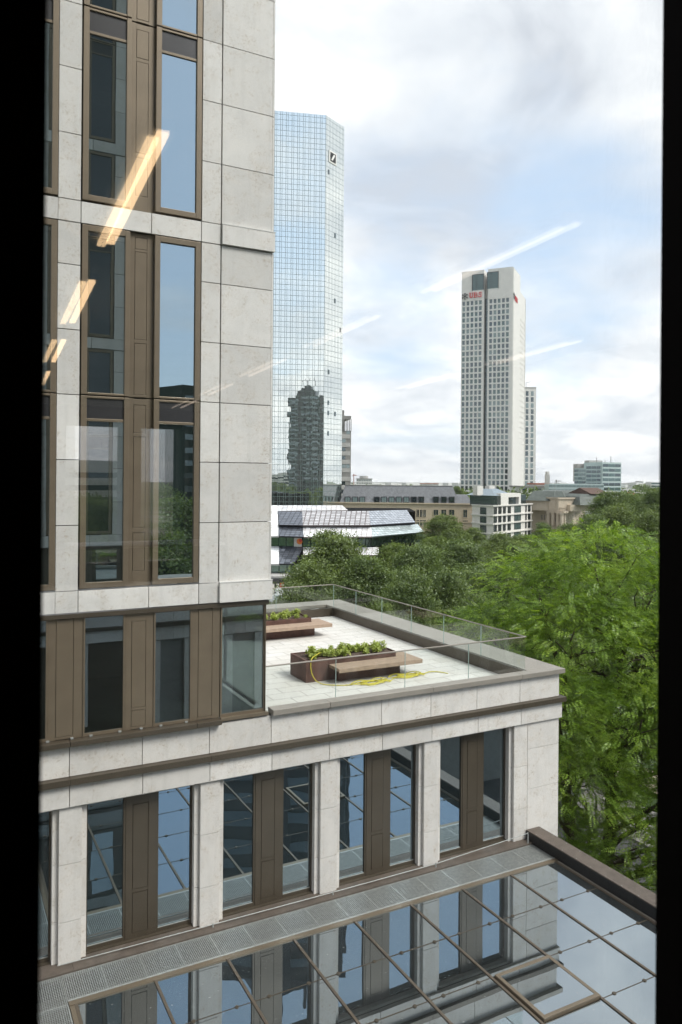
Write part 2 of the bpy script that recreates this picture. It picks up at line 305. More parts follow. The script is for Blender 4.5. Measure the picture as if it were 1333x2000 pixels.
# ------------------------------------------------------------------ mesh helpers
class MB:
    def __init__(s): s.v = []; s.f = []; s.uv = None
    def quad(s, a, b, c, d): n = len(s.v); s.v += [a, b, c, d]; s.f.append((n, n+1, n+2, n+3)); return s
    def poly(s, pts): n = len(s.v); s.v += list(pts); s.f.append(tuple(range(n, n + len(pts)))); return s
    def box(s, x0, x1, y0, y1, z0, z1):
        x0, x1 = sorted((x0, x1)); y0, y1 = sorted((y0, y1)); z0, z1 = sorted((z0, z1)); n = len(s.v)
        s.v += [(x0,y0,z0),(x1,y0,z0),(x1,y1,z0),(x0,y1,z0),(x0,y0,z1),(x1,y0,z1),(x1,y1,z1),(x0,y1,z1)]
        s.f += [(n,n+3,n+2,n+1),(n+4,n+5,n+6,n+7),(n,n+1,n+5,n+4),(n+1,n+2,n+6,n+5),(n+2,n+3,n+7,n+6),(n+3,n,n+4,n+7)]; return s
    def prism(s, pts, z0, z1):
        n = len(s.v); k = len(pts)
        ar = sum(pts[i][0]*pts[(i+1)%k][1]-pts[(i+1)%k][0]*pts[i][1] for i in range(k))
        if ar < 0: pts = pts[::-1]
        zz0 = z0 if isinstance(z0, (list, tuple)) else [z0]*k; zz1 = z1 if isinstance(z1, (list, tuple)) else [z1]*k
        s.v += [(p[0], p[1], z) for p, z in zip(pts, zz0)] + [(p[0], p[1], z) for p, z in zip(pts, zz1)]
        s.f.append(tuple(range(n+k-1, n-1, -1))); s.f.append(tuple(range(n+k, n+2*k)))
        for i in range(k): j = (i+1) % k; s.f.append((n+i, n+j, n+k+j, n+k+i))
        return s
    def hexa(s, b, t):
        """frustum between two equal-length point loops, bottom b (counter-clockwise from above) and top t"""
        n = len(s.v); k = len(b); s.v += list(b) + list(t)
        s.f.append(tuple(range(n+k-1, n-1, -1))); s.f.append(tuple(range(n+k, n+2*k)))
        for i in range(k): j = (i+1) % k; s.f.append((n+i, n+j, n+k+j, n+k+i))
        return s
    def obox(s, A, B, t, z0, z1, off=0.):
        """box along the wall line A->B (xy), pushed out by off and t thick, towards the outward side (right of A->B)"""
        d = Vector((B[0]-A[0], B[1]-A[1])).normalized(); n = Vector((d.y, -d.x))
        a = Vector(A) + n*off; b = Vector(B) + n*off; c = b + n*t; e = a + n*t
        return s.prism([tuple(a), tuple(b), tuple(c), tuple(e)], z0, z1)
    def tube(s, pts, r, k=8, caps=True):
        pts = [Vector(p) for p in pts]; m = len(pts); rs = r if isinstance(r, (list, tuple)) else [r]*m; n = len(s.v)
        up = Vector((0, 0, 1))
        for i, p in enumerate(pts):
            d = (pts[min(i+1, m-1)] - pts[max(i-1, 0)])
            d = d.normalized() if d.length > 1e-9 else Vector((0, 0, 1))
            a = d.cross(up) if abs(d.z) < .95 else d.cross(Vector((1, 0, 0))); a.normalize(); b = d.cross(a)
            for j in range(k):
                t = 2*math.pi*j/k; s.v.append(tuple(p + (a*math.cos(t) + b*math.sin(t))*rs[i]))
        for i in range(m-1):
            for j in range(k):
                q = (j+1) % k; s.f.append((n+i*k+j, n+i*k+q, n+(i+1)*k+q, n+(i+1)*k+j))
        if caps: s.f.append(tuple(n+j for j in range(k-1, -1, -1))); s.f.append(tuple(n+(m-1)*k+j for j in range(k)))
        return s
    def build(s, name, mat, parent=None, smooth=False, bevel=0.):
        me = bpy.data.meshes.new(name); me.from_pydata([tuple(v) for v in s.v], [], s.f); me.update()
        me.materials.append(mat)
        if s.uv:
            l = me.uv_layers.new(name='UVMap')
            for i, c in enumerate(s.uv): l.data[i].uv = c
        if smooth:
            for p in me.polygons: p.use_smooth = True
        o = bpy.data.objects.new(name, me); COL.objects.link(o)
        if parent: o.parent = parent; o.matrix_parent_inverse = parent.matrix_world.inverted()
        if bevel:
            bv = o.modifiers.new('bevel', 'BEVEL'); bv.width = bevel; bv.segments = 2; bv.limit_method = 'ANGLE'
        return o
def tag(o, label=None, cat=None, group=None, kind=None):
    if label: o['label'] = label
    if cat: o['category'] = cat
    if group: o['group'] = group
    if kind: o['kind'] = kind
    return o
def empty(name, loc, label, cat, group=None):
    o = bpy.data.objects.new(name, None); COL.objects.link(o); o.location = loc; o.empty_display_size = .2
    bpy.context.view_layer.update()
    return tag(o, label, cat, group)
def copy_tree(o, parent=None):
    c = o.copy(); COL.objects.link(c)
    if parent: c.parent = parent
    for ch in list(o.children): copy_tree(ch, c)
    return c

# ------------------------------------------------------------------ ground, roads
K = 14.0; GZ = -20.0
g = MB(); g.quad((-4000,-4000,GZ-.012),(5000,-4000,GZ-.012),(5000,6000,GZ-.012),(-4000,6000,GZ-.012)); tag(g.build('ground', GROUND), kind='structure')

class Frame:
    """facade coordinates: x along the wall, d metres INTO the building from the wall plane, z up"""
    def __init__(s, y, sgn): s.y = y; s.s = sgn
    def box(s, mb, x0, x1, d0, d1, z0, z1): return mb.box(x0, x1, s.y + s.s*d0, s.y + s.s*d1, z0, z1)

def blocks(mb, F, x0, x1, zs, d0=0., d1=.05, gap=.014):
    for a, b in zip(zs[:-1], zs[1:]): F.box(mb, x0, x1, d0, d1, a + gap/2, b - gap/2)

def tall_window(F, par, x0, x1, z0, z1, zj, zs, fl=.10, fr=.09, gm=None, recess=.035):
    """two-storey window: bronze frame, upper pane, spandrel under the joint, lower pane"""
    m = MB()
    F.box(m, x0, x0+fl, -.012, .10, z0, zj-.012); F.box(m, x0, x0+fl, -.012, .10, zj+.012, z1)
    F.box(m, x1-fr, x1, -.012, .10, z0, zj-.012); F.box(m, x1-fr, x1, -.012, .10, zj+.012, z1)
    F.box(m, x0+fl, x1-fr, -.012, .10, z0, z0+.10); F.box(m, x0+fl, x1-fr, -.012, .10, z1-.10, z1)
    F.box(m, x0+fl, x1-fr, .0, .10, zj-.05, zj-.012); F.box(m, x0+fl, x1-fr, .0, .10, zj+.012, zj+.05); F.box(m, x0+fl, x1-fr, .01, .10, zs-.05, zs)
    w = m.build('window', BRONZE, par, bevel=.006)
    for a, b in ((z0+.10, zs-.05), (zj+.05, z1-.10)):
        q = MB(); F.box(q, x0+fl, x1-fr, recess, recess+.02, a, b); q.build('glass_pane', gm or GLASS, w)
    q = MB(); F.box(q, x0+fl, x1-fr, recess-.01, recess+.03, zs, zj-.05); q.build('spandrel', SPAN, w)
    return w
def wall_panel(F, par, x0, x1, z0, z1, insets, d=.075, mat=None, name='wall_panel'):
    m = MB(); mat = mat or BRONZE; w = x1 - x0
    ix0, ix1 = x0 + .235*w, x1 - .285*w
    F.box(m, x0, ix0-.008, d, d+.06, z0, z1); F.box(m, ix1+.008, x1, d, d+.06, z0, z1)
    zz = [z0] + [v for ab in insets for v in ab] + [z1]
    for a, b in zip(zz[0::2], zz[1::2]):
        if b - a > .03: F.box(m, ix0-.008, ix1+.008, d, d+.06, a+.008, b-.008)
    F.box(m, x0, x1, d+.062, d+.10, z0, z1)
    p = m.build(name, mat, par, bevel=.003)
    q = MB()
    for a, b in insets: F.box(q, ix0, ix1, d-.004, d+.05, a, b)
    if insets: q.build('access_panel', mat, p)
    return p
MOD = 2.545
def upper_unit(F, par, bays, zb, corner=None, ztop_band=True):
    """one two-storey unit above a stone band whose top is zb"""
    z0, z1, zj, zs = zb + .012, zb + 6.42, zb + 3.428, zb + 3.02
    for i, b in enumerate(bays):
        tall_window(F, par, b + .415, b + 1.245, z0+.02, z1-.012, zj, zs, .10, .085)
        tall_window(F, par, b + 1.692, b + 2.554, z0+.02, z1-.012, zj, zs, .10, .10)
        wall_panel(F, par, b + 1.252, b + 1.685, z0, zj-.012, [(zb+.30, zb+.98), (zb+1.08, zb+2.72), (zb+2.80, zb+3.30)])
        wall_panel(F, par, b + 1.252, b + 1.685, zj+.012, z1, [(zb+3.5, zb+4.42), (zb+4.50, zb+6.08), (zb+6.14, zb+6.34)])
zc = lambda zb: [zb, zb+1.143, zb+2.286, zb+3.428, zb+4.16*1.0+.40, zb+5.69, zb+6.81]
def bay_stone(mb, F, bays, zb, last=True):
    cz = [zb, zb+1.143, zb+2.286, zb+3.42, zb+4.55, zb+5.68, zb+6.42]
    for b in bays:
        blocks(mb, F, b+.018, b+.388, [zb-.385+.0, zb]); blocks(mb, F, b+.018, b+.388, cz)
        # band over the windows, in two lengths
        F.box(mb, b+.402, b+1.62, 0, .05, zb-.385+.007, zb-.007); F.box(mb, b+1.634, b+2.558, 0, .05, zb-.385+.007, zb-.007)
def office(F, name, loc, label, x_left, bays, xr, top_units, z_base, terrace, ledge_end, skip=None):
    B = empty(name, loc, label, 'office building')
    nb = len(bays); xl = bays[0] + .0
    st = MB()
    for u in range(top_units):
        zb = -1.975 + 6.81*u
        bay_stone(st, F, bays, zb)
        cz = [zb, zb+1.143, zb+2.286, zb+3.42, zb+4.55, zb+5.68, zb+6.42]
        cx = bays[-1] + 2.573
        blocks(st, F, cx, cx+.367, cz); blocks(st, F, cx, cx+.367, [zb-.385, zb])
        if u: blocks(st, F, cx+.392, xr, cz)
        else: blocks(st, F, cx+.392, xr, cz)
        # projecting band round the corner
        F.box(st, cx+.392, xr+.055, -.055, .05, zb-.385+.007, zb-.007)
        # thin return of the corner
        for a, b in zip(cz[:-1], cz[1:]): st.box(xr+.008, xr+.05, F.y+F.s*.012, F.y+F.s*9.0, a+.007, b-.007)
        st.box(xr+.01, xr+.05, F.y+F.s*.06, F.y+F.s*9.0, zb-.385, zb)
        if not (skip and u in skip): upper_unit(F, B, bays, zb)
    st.build('stone_cladding', STONE, B, bevel=.003)
    for u in range(top_units):
        mt = MB(); zb = -1.975 + 6.81*u; F.box(mt, bays[-1]+2.965, xr+.06, -.06, .03, zb-.006, zb+.012)
        mt.build('band_flashing', CONCW, B)
    return B

# ================================================================== the tower and its terrace wing
F = Frame(K, 1)
bays = [1.81 - MOD*2, 1.81 - MOD, 1.81]
TW = office(F, 'office_building', (5.8, K, GZ), 'pale travertine office tower with tall bronze windows and a low terrace wing on the left', None, bays, 5.793, 5, GZ, True, 4.81)
# dark core behind the cladding (rooms are dark from outside)
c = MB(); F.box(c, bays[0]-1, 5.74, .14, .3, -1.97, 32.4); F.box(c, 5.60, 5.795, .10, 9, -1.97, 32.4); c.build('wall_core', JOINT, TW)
r = MB(); F.box(r, bays[0]-1, 5.9, -.02, 9, 32.4, 32.7); r.build('roof', COPING, TW)
# stone band B1 underside, bronze fascia and the terrace-level storey
ft = MB(); F.box(ft, bays[0]-1, 5.80, .0, .30, -2.45, -2.375); ft.build('fascia', BRONZE_D, TW)
zt0, zt1 = -4.56, -2.45
def low_window(x0, x1, gm=GLASS_T, fl=.03, fr=.03, d=.07):
    m = MB(); F.box(m, x0-fl, x0, .04, .14, zt0, zt1); F.box(m, x1, x1+fr, .04, .14, zt0, zt1); F.box(m, x0, x1, .05, .14, zt0, zt0+.055); F.box(m, x0, x1, .05, .14, zt1-.02, zt1)
    w = m.build('window', BRONZE, TW); q = MB(); F.box(q, x0, x1, d, d+.02, zt0+.055, zt1-.02); q.build('glass_pane', gm, w); return w
for sh in (-2*MOD, -MOD, 0):
    low_window(2.338+sh, 3.0+sh); low_window(3.58+sh, 4.235+sh)
    wall_panel(F, TW, 3.035+sh, 3.545+sh, zt0, zt1-.003, [(-4.50, -4.22), (-4.16, -2.60)], d=.055)
    wall_panel(F, TW, 4.268+sh, 4.815+sh if sh == 0 else 4.85+sh, zt0, zt1-.003, [(-4.50, -2.47)], d=.055)
low_window(4.858, 5.715, d=.07)
m = MB(); m.box(5.725, 5.76, K+.04, K+.10, zt0, zt1); m.box(5.70, 5.75, K+.5, K+9, zt0, zt0+.06)
for y in (2.3, 4.4, 6.6, 8.6): m.box(5.70, 5.75, K+y, K+y+.06, zt0+.06, zt1)
w = m.build('window', BRONZE, TW); q = MB(); q.box(5.72, 5.735, K+.11, K+9, zt0+.06, zt1-.01); q.build('glass_pane', CLEAR, w)
# room behind the terrace-level glass
rm = MB(); rm.box(bays[0]-1, 5.68, K+.2, K+4.2, -4.75, -4.62); rm.box(bays[0]-1, 5.68, K+.3, K+4.2, -2.52, -2.44); rm.box(bays[0]-1, 4.4, K+4.2, K+4.3, -4.62, -2.5)
rm.box(1.95, 2.05, K+.2, K+4.2, -4.62, -2.52)
rm.box(4.55, 4.7, K+1.5, K+4.2, -4.62, -2.52); rm.build('interior', INTERIOR, TW)
# sill ledge and its clips
sl_ = MB()
for a, b in ((bays[0]-1, -.46), (-.452, 2.075), (2.083, 4.33), (4.338, 4.815)): sl_.box(a, b, K-.12, K+.07, -4.655, -4.565)
sl_.build('sill', BRONZE_D, TW, bevel=.004)
tb = MB(); tb.box(4.83, 5.80, K-.03, K+.07, -4.62, -4.562); tb.build('sill', BRONZE, TW)
cl = MB()
for x in (1.70, 2.10, 2.42, 2.92, 3.30, 3.66, 4.14): cl.box(x, x+.05, K+.01, K+.045, -4.56, -4.535)
cl.build('sill_clips', STEEL, TW)

# ---- parapet and wall courses of the terrace wing
XR = 13.40
st = MB()
jx = [5.87 + 1.2625*n for n in range(-8, 7)]
jx = [j for j in jx if j < XR - .3] + [XR]
for a, b in zip(jx[:-1], jx[1:]):
    st.box(a+.006, b-.006 if b < XR else b, K, K+.05, -5.20, -4.66 if a < 5.8 else -4.645)
jx2 = [j for j in jx]
for a, b in zip(jx2[:-1], jx2[1:]):
    e = b-.006 if b < XR else XR + .055
    st.box(a+.006, e, K-.05, K+.05, -5.715, -5.325)
# side return of both courses
for y0 in np.arange(K+.06, 25.4, 1.27):
    st.box(XR-.05, XR, y0, min(y0+1.258, 25.6), -5.20, -4.645); st.box(XR, XR+.05, y0, min(y0+1.258, 25.6), -5.715, -5.325)
st.build('stone_parapet', STONE2, TW, bevel=.003)
cn = MB()
for a, b in zip([bays[0]-1, -.443, 2.083, 4.608, 7.133, 9.658, 12.18], [-.447, 2.079, 4.604, 7.129, 9.654, 12.176, XR+.13]):
    cn.box(a, b, K-.13, K+.05, -5.318, -5.205)
cn.box(XR+.02, XR+.13, K+.06, 25.7, -5.318, -5.205); cn.build('cornice', BRONZE_D, TW, bevel=.005)
# piers
zp = [-8.46, -7.725, -6.725, -5.722]
for i in range(-2, 5):
    x = 1.82 + 2.525*i
    m = MB()
    last = i == 4
    for a, b in zip(zp[:-1], zp[1:]):
        m.box(x+.10, (x+.48) if not last else x+.50, K, K+.18, a+.005, b-.005)
        m.box(x, x+.095, K+.07, K+.3, a+.004, b-.004)
        if not last: m.box(x+.485, x+.575, K+.07, K+.3, a+.004, b-.004)
    m.build('stone_pier', STONE2, TW, bevel=.003)
zq = [GZ, -14, -11.5, -9.5, -8.46, -7.3, -6.35, -5.722]
m = MB()
for a, b in zip(zq[:-1], zq[1:]):
    m.box(12.43, XR, K, K+.2, a+.005, b-.005)
    for y0 in np.arange(K+.205, 25.3, 1.5): m.box(XR-.2, XR-.003, y0, y0+1.49, a+.005, b-.005)
m.build('stone_corner', STONE2, TW, bevel=.003)
m = MB(); m.box(bays[0]-1, XR-.06, K+.06, K+.4, -5.2, -4.75); m.box(bays[0]-1, XR-.03, K+.06, K+.4, -5.715, -5.2); m.box(bays[0]-1, 12.43, K+.7, K+.9, GZ, -5.7); m.box(XR-.4, XR-.21, K+.25, 25.5, GZ, -4.9)
m.box(bays[0]-1, XR, 25.3, 25.55, GZ, -4.9); m.build('wall_core', JOINT, TW)
m = MB(); m.box(bays[0]-1, 12.0, K+.07, K+.30, -5.775, -5.717); m.build('window_head', STONE2, TW)
# window groups between the piers
def lower_window(x0, x1):
    m = MB()
    m.box(x0, x0+.035, K+.19, K+.30, -8.44, -5.78); m.box(x1-.035, x1, K+.19, K+.30, -8.44, -5.78); m.box(x0+.035, x1-.035, K+.19, K+.30, -8.44, -8.365); m.box(x0+.035, x1-.035, K+.19, K+.30, -5.80, -5.78)
    w = m.build('window', BRONZE_D, TW); q = MB(); q.box(x0+.035, x1-.035, K+.225, K+.245, -8.365, -5.80); q.build('glass_pane', GLASS_L, w)
    t = MB(); t.box(x0+.035, x1-.035, K+.195, K+.215, -8.367, -8.352); t.build('glazing_bead', STEEL, w)
for i in range(-2, 4):
    x = 2.395 + 2.525*i
    lower_window(x, x+.70); lower_window(x+1.27, x+1.95)
    wall_panel(Frame(K+.13, 1), TW, x+.703, x+1.267, -8.44, -5.78, [(-8.32, -7.60), (-7.52, -5.98)], d=.05, mat=BRONZE_D)
    s_ = MB(); s_.box(x-.02, x+1.97, K+.12, K+.19, -8.46, -8.43)
    s_.build('sill', BRONZE_D, TW)
# coping of the terrace parapet
cp = MB()
xs = [5.87, 7.13, 9.655, 12.18]
for a, b in zip(xs, xs[1:] + [XR+.12]): cp.box(a+.003, b-.003, K-.09, K+.19, -4.64, -4.53)
for y0, y1 in zip([K+.195, 16.7, 19.2, 21.7], [16.694, 19.194, 21.694, 24.9]): cp.box(12.56, XR+.12, y0, y1, -4.64, -4.53)
for x0, x1 in zip([5.9, 8.1, 10.6], [8.094, 10.594, XR+.12]): cp.box(x0, x1, 24.905, 25.75, -4.64, -4.53)
cp.build('coping', COPING, TW, bevel=.006)
cp = MB(); cp.box(12.60, 12.66, K+.2, 24.95, -4.86, -4.642); cp.box(5.9, 12.6, 24.95, 25.0, -4.86, -4.642); cp.box(5.9, 12.6, K+.19, K+.24, -4.86, -4.642)
cp.build('parapet_lining', COPING, TW)
d_ = MB(); d_.box(5.3, 12.62, K+.2, 25.0, -4.95, -4.835); d_.build('terrace_deck', DECK, TW)
gr = MB()
for x0 in (11.55, 12.0): gr.box(x0, x0+.36, 24.2, 24.62, -4.834, -4.826)
gr.build('deck_drain', BLACK, TW)
ub = MB(); ub.box(11.95, 12.25, 24.86, 24.94, -4.80, -4.66); ub.build('service_box', CONCW, TW)

# ---- glass railing
RL = empty('glass_railing', (12.5, K+.2, -4.53), 'frameless glass railing with a slim metal handrail round the terrace edge', 'railing')
hr = MB(); hr.tube([(5.80, K+.19, -3.725), (12.51, K+.19, -3.725), (12.51, 24.25, -3.725), (5.9, 24.25, -3.725)], .016, 8); hr.build('handrail', COPING, RL)
def gpane(x0, x1, y0, y1):
    q = MB(); q.box(x0, x1, y0, y1, -4.60, -3.735); p = q.build('glass_panel', CLEAR, RL)
    e = MB()
    if x1 - x0 > y1 - y0: e.box(x0-.004, x0+.006, y0-.001, y1+.001, -4.53, -3.735)
    else: e.box(x0-.001, x1+.001, y1-.006, y1+.004, -4.53, -3.735)
    e.build('panel_edge', EDGE, p)
xs = [5.80, 7.385, 9.09, 10.81, 12.50]
for a, b in zip(xs[:-1], xs[1:]): gpane(a+.006, b-.006, K+.184, K+.198)
ys = [K+.21, 15.9, 17.55, 19.2, 20.9, 22.6, 24.24]
for a, b in zip(ys[:-1], ys[1:]): gpane(12.503, 12.517, a+.006, b-.006)
for a, b in zip([5.9, 8.1, 10.3], [8.1, 10.3, 12.49]): gpane(a+.006, b-.006, 24.243, 24.257)
bs = MB(); bs.box(12.488, 12.535, K+.2, 24.27, -4.84, -4.55); bs.build('base_channel', BRONZE_D, RL)
bs = MB(); bs.box(5.9, 12.487, 24.23, 24.275, -4.84, -4.55); bs.build('base_channel', BRONZE_D, RL)

# ---- planters, benches, plants
def planter(dx, dy, label):
    T = empty('planter', (9.0+dx, 17+dy, -4.834), label, 'planter', 'planters on the terrace')
    x0, x1, y0, y1, zb, zt = 7.80+dx, 10.30+dx, 16.50+dy, 17.42+dy, -4.834, -4.31
    m = MB(); t = .012
    m.box(x0, x1, y0, y0+t, zb, zt); m.box(x0, x1, y1-t, y1, zb, zt); m.box(x0, x0+t, y0+t, y1-t, zb, zt); m.box(x1-t, x1, y0+t, y1-t, zb, zt)
    m.box(x0+t, x0+.05, y0+t, y1-t, zt-.012, zt); m.build('box', CORTEN, T, bevel=.003)
    s = MB(); n = len(s.v); nx, ny = 40, 14
    for j in range(ny+1):
        for i in range(nx+1):
            s.v.append((x0+t+(x1-x0-2*t)*i/nx, y0+t+(y1-y0-2*t)*j/ny, zt-.05+random.uniform(-.015, .03)))
    for j in range(ny):
        for i in range(nx): a = j*(nx+1)+i; s.f.append((a, a+1, a+nx+2, a+nx+1))
    s.build('soil', SOIL, T)
    f = MB(); f.box(x0+.06, x1-.04, y0+.06, y1-.04, -4.834, -4.829)
    return T, (x0, x1, y0, y1, zt)
P1, b1 = planter(0, 0, 'long rusted steel planter on the terrace nearer the front railing, yellow hose over its end')
P2, b2 = planter(.10, 5.15, 'long rusted steel planter farther back on the terrace, cut off by the tower corner')
def bench(dx, dy, label):
    T = empty('bench', (9.5+dx, 16.2+dy, -4.834), label, 'bench', 'benches on the terrace')
    m = MB()
    for k in range(5): m.box(8.40+dx, 10.74+dx, 15.96+k*.106+dy, 15.96+k*.106+.10+dy, -4.52, -4.445)
    m.box(10.312+dx, 10.74+dx, 16.50+dy, 16.92+dy, -4.52, -4.445); m.box(8.40+dx, 10.74+dx, 15.945+dy, 15.957+dy, -4.545, -4.447)
    m.build('seat', WOOD, T, bevel=.004)
    m = MB(); m.box(8.55+dx, 10.30+dx, 16.30+dy, 16.49+dy, -4.834, -4.525); m.build('base', CORTEN, T)
bench(0, 0, 'wooden bench board along the front of the nearer rusted planter')
bench(.12, 5.15, 'wooden bench board along the front of the farther rusted planter')

def leaf_cards(pts, nrm, tan, ln, wd, fold=.15):
    """numpy leaf quads (rhombus): pts,nrm,tan (n,3); ln,wd (n,)"""
    bt = np.cross(nrm, tan); bt /= np.linalg.norm(bt, axis=1, keepdims=True) + 1e-9
    tan = np.cross(bt, nrm); tan /= np.linalg.norm(tan, axis=1, keepdims=True) + 1e-9
    l = ln[:, None]; w = wd[:, None]
    a = pts; b = pts + tan*l*.55 + bt*w*.5 + nrm*l*fold*.5; c = pts + tan*l; d = pts + tan*l*.55 - bt*w*.5 + nrm*l*fold*.5
    return np.stack([a, b, c, d], 1)
def quads_mesh(name, Q):
    n = len(Q); me = bpy.data.meshes.new(name); me.vertices.add(4*n); me.vertices.foreach_set('co', Q.reshape(-1).astype(np.float32))
    me.loops.add(4*n); me.loops.foreach_set('vertex_index', np.arange(4*n, dtype=np.int32)); me.polygons.add(n)
    me.polygons.foreach_set('loop_start', np.arange(0, 4*n, 4, dtype=np.int32)); me.update(calc_edges=True); me.validate()
    return me
def rand_dir(n): v = rng.normal(size=(n, 3)); return v/np.linalg.norm(v, axis=1, keepdims=True)
def small_plant_mesh(name, h, r, n):
    p = rng.uniform(-1, 1, (n, 3))*[r*.75, r*.75, 0]; up = rng.uniform(.25, 1., n); p[:, 2] = up*h
    p[:, :2] *= (1.1 - .5*up)[:, None]
    nr = rand_dir(n)*.7 + [0, 0, 1]; nr /= np.linalg.norm(nr, axis=1, keepdims=True)
    return quads_mesh(name, leaf_cards(p, nr, rand_dir(n), rng.uniform(.035, .075, n), rng.uniform(.025, .05, n)))
pm = []
for i in range(3): me = small_plant_mesh('leaves', .12 + .045*i, .085 + .015*i, 120); me.materials.append(LEAF_PL); pm.append(me)
def plants(b, n, x_from, label, group):
    x0, x1, y0, y1, zt = b; k = 0
    for i in range(n):
        x = x_from + (x1 - .1 - x_from)*(i + .5)/n + random.uniform(-.05, .05); y = y0 + random.choice((.22, .45, .68)) + random.uniform(-.08, .08)
        o = bpy.data.objects.new('leafy_plant', pm[i % 3]); COL.objects.link(o); o.location = (x, y, zt-.05); s = random.uniform(.75, 1.25); o.scale = (s, s, s); o.rotation_euler.z = random.uniform(0, 6)
        tag(o, label, 'plant', group)
plants(b1, 46, 8.05, 'small yellow-green leafy plant growing in the soil of the nearer rusted planter', 'plants in the nearer planter')
plants(b2, 40, 8.05, 'small yellow-green leafy plant growing in the soil of the farther rusted planter', 'plants in the farther planter')

# ---- garden hose
hz = -4.818
hp = [(8.35, 16.85, -4.24), (8.2, 16.72, -4.235), (8.02, 16.58, -4.26), (7.93, 16.49, -4.30), (7.90, 16.46, -4.45), (7.93, 16.42, -4.65), (8.02, 16.33, -4.79), (8.15, 16.1, hz), (8.6, 15.85, hz), (9.0, 15.95, hz)]
def loops(cx, cy, n, rx, ry):
    out = []
    for i in range(n*14):
        t = i/14*2*math.pi; q = 1 + .35*math.sin(i*.37) + .12*math.sin(i*1.3)
        out.append((cx + rx*q*math.cos(t) + .10*math.sin(i*.21), cy + ry*q*math.sin(t) + .05*math.cos(i*.33), hz + .012*(i % 4) + .01*math.sin(i)))
    return out
hp += loops(9.25, 15.80, 4, .34, .14); hp += [(9.7, 15.75, hz), (9.95, 15.95, hz)]; hp += loops(10.35, 15.96, 4, .33, .13); hp += [(10.75, 15.95, hz), (11.0, 16.05, hz), (11.2, 15.98, hz), (11.35, 15.72, hz)]
def smooth_path(pts, sub=4):
    pts = [Vector(p) for p in pts]; out = []
    for i in range(len(pts)-1):
        p0, p1, p2, p3 = pts[max(i-1, 0)], pts[i], pts[i+1], pts[min(i+2, len(pts)-1)]
        for k in range(sub):
            t = k/sub; out.append(.5*((2*p1) + (p2-p0)*t + (2*p0-5*p1+4*p2-p3)*t*t + (3*p1-p0-3*p2+p3)*t**3))
    return out + [pts[-1]]
h = MB(); h.tube(smooth_path(hp), .0105, 6); tag(h.build('garden_hose', HOSE, smooth=True), 'yellow garden hose coiled loosely on the terrace tiles beside the planter', 'hose')

# ================================================================== glass roof, ledge, grating
ld = MB()
for a, b in ((-4, 2.145), (2.15, 4.67), (4.675, 7.2), (7.205, 9.72), (9.725, 12.40)): ld.box(a, b, 13.76, K+.19, -8.60, -8.45)
ld.box(-4, 12.4, 13.0, 13.76, -8.95, -8.85)
RFP = ld
RT = empty('roof_surround', (7, 13.5, -8.95), 'brown metal ledge and raised kerb framing the glass roof', 'roof edge')
ld.build('ledge', FLASH, RT)
m = MB(); m.box(12.40, 12.80, 10.4, K-.003, -8.9, -8.24); m.box(12.40, 12.80, 6.9, 10.394, -8.9, -8.24); m.box(12.40, 12.80, .70, 6.894, -8.9, -8.24); m.build('kerb', FLASH, RT, bevel=.004)
m = MB(); m.box(12.385, 12.399, .7, K-.01, -8.60, -8.26); m.build('kerb_shade', BLACK, RT)  # black sheet standing in for the shade on the kerb's inward side
m = MB()
for y in np.arange(1.5, 13.9, .42):
    m.box(12.43, 12.445, y, y+.015, -8.24, -8.234); m.box(12.74, 12.755, y+.2, y+.215, -8.24, -8.234)
m.build('rivets', STEEL, RT)
GR = empty('metal_grating', (7, 13.4, -8.5), 'galvanised grating walkway running along the foot of the wall beside the glass roof', 'walkway')
def grate(x0, x1, y0, y1):
    m = MB(); z0, z1 = -8.505, -8.48
    m.box(x0, x1, y0, y0+.012, z0-.02, z1+.003); m.box(x0, x1, y1-.012, y1, z0-.02, z1+.003); m.box(x0, x0+.01, y0+.012, y1-.012, z0-.02, z1+.003); m.box(x1-.01, x1, y0+.012, y1-.012, z0-.02, z1+.003)
    n = int((x1-x0)/.033)
    for i in range(1, n): x = x0 + (x1-x0)*i/n; m.box(x-.0045, x+.0045, y0+.012, y1-.012, z0, z1)
    n = int((y1-y0)/.040)
    for i in range(1, n): y = y0 + (y1-y0)*i/n; m.box(x0+.01, x1-.01, y-.0035, y+.0035, z1-.008, z1+.001)
    return m.build('grating_panel', STEEL, GR)
x = 1.94
while x < 12.2: grate(x, min(x+.648, 12.38), 13.05, 13.75); x += .652
y = 13.75
while y > 2: grate(1.20, 1.93, y-.80, y-.004); y -= .80
m = MB(); m.box(1.94, 12.38, 13.02, 13.045, -8.58, -8.475); m.box(1.935, 1.945, 1.5, 13.02, -8.58, -8.50); m.build('edge_rail', STEEL, GR)
CB = empty('safety_cable', (7, 13.9, -8.47), 'thin steel safety cable strung just above the brown ledge', 'cable')
pts = [(1.9, 13.93, -8.40), (4.67, 13.90, -8.40), (7.2, 13.88, -8.40), (9.72, 13.86, -8.38), (12.28, 13.80, -8.22)]
m = MB(); m.tube(pts, .008, 6); m.build('cable', STEEL, CB)
for p in pts[1:]: m = MB(); m.tube([(p[0], p[1], -8.472), (p[0], p[1], p[2]+.02)], [.022, .012], 8); m.build('post', STEEL, CB)

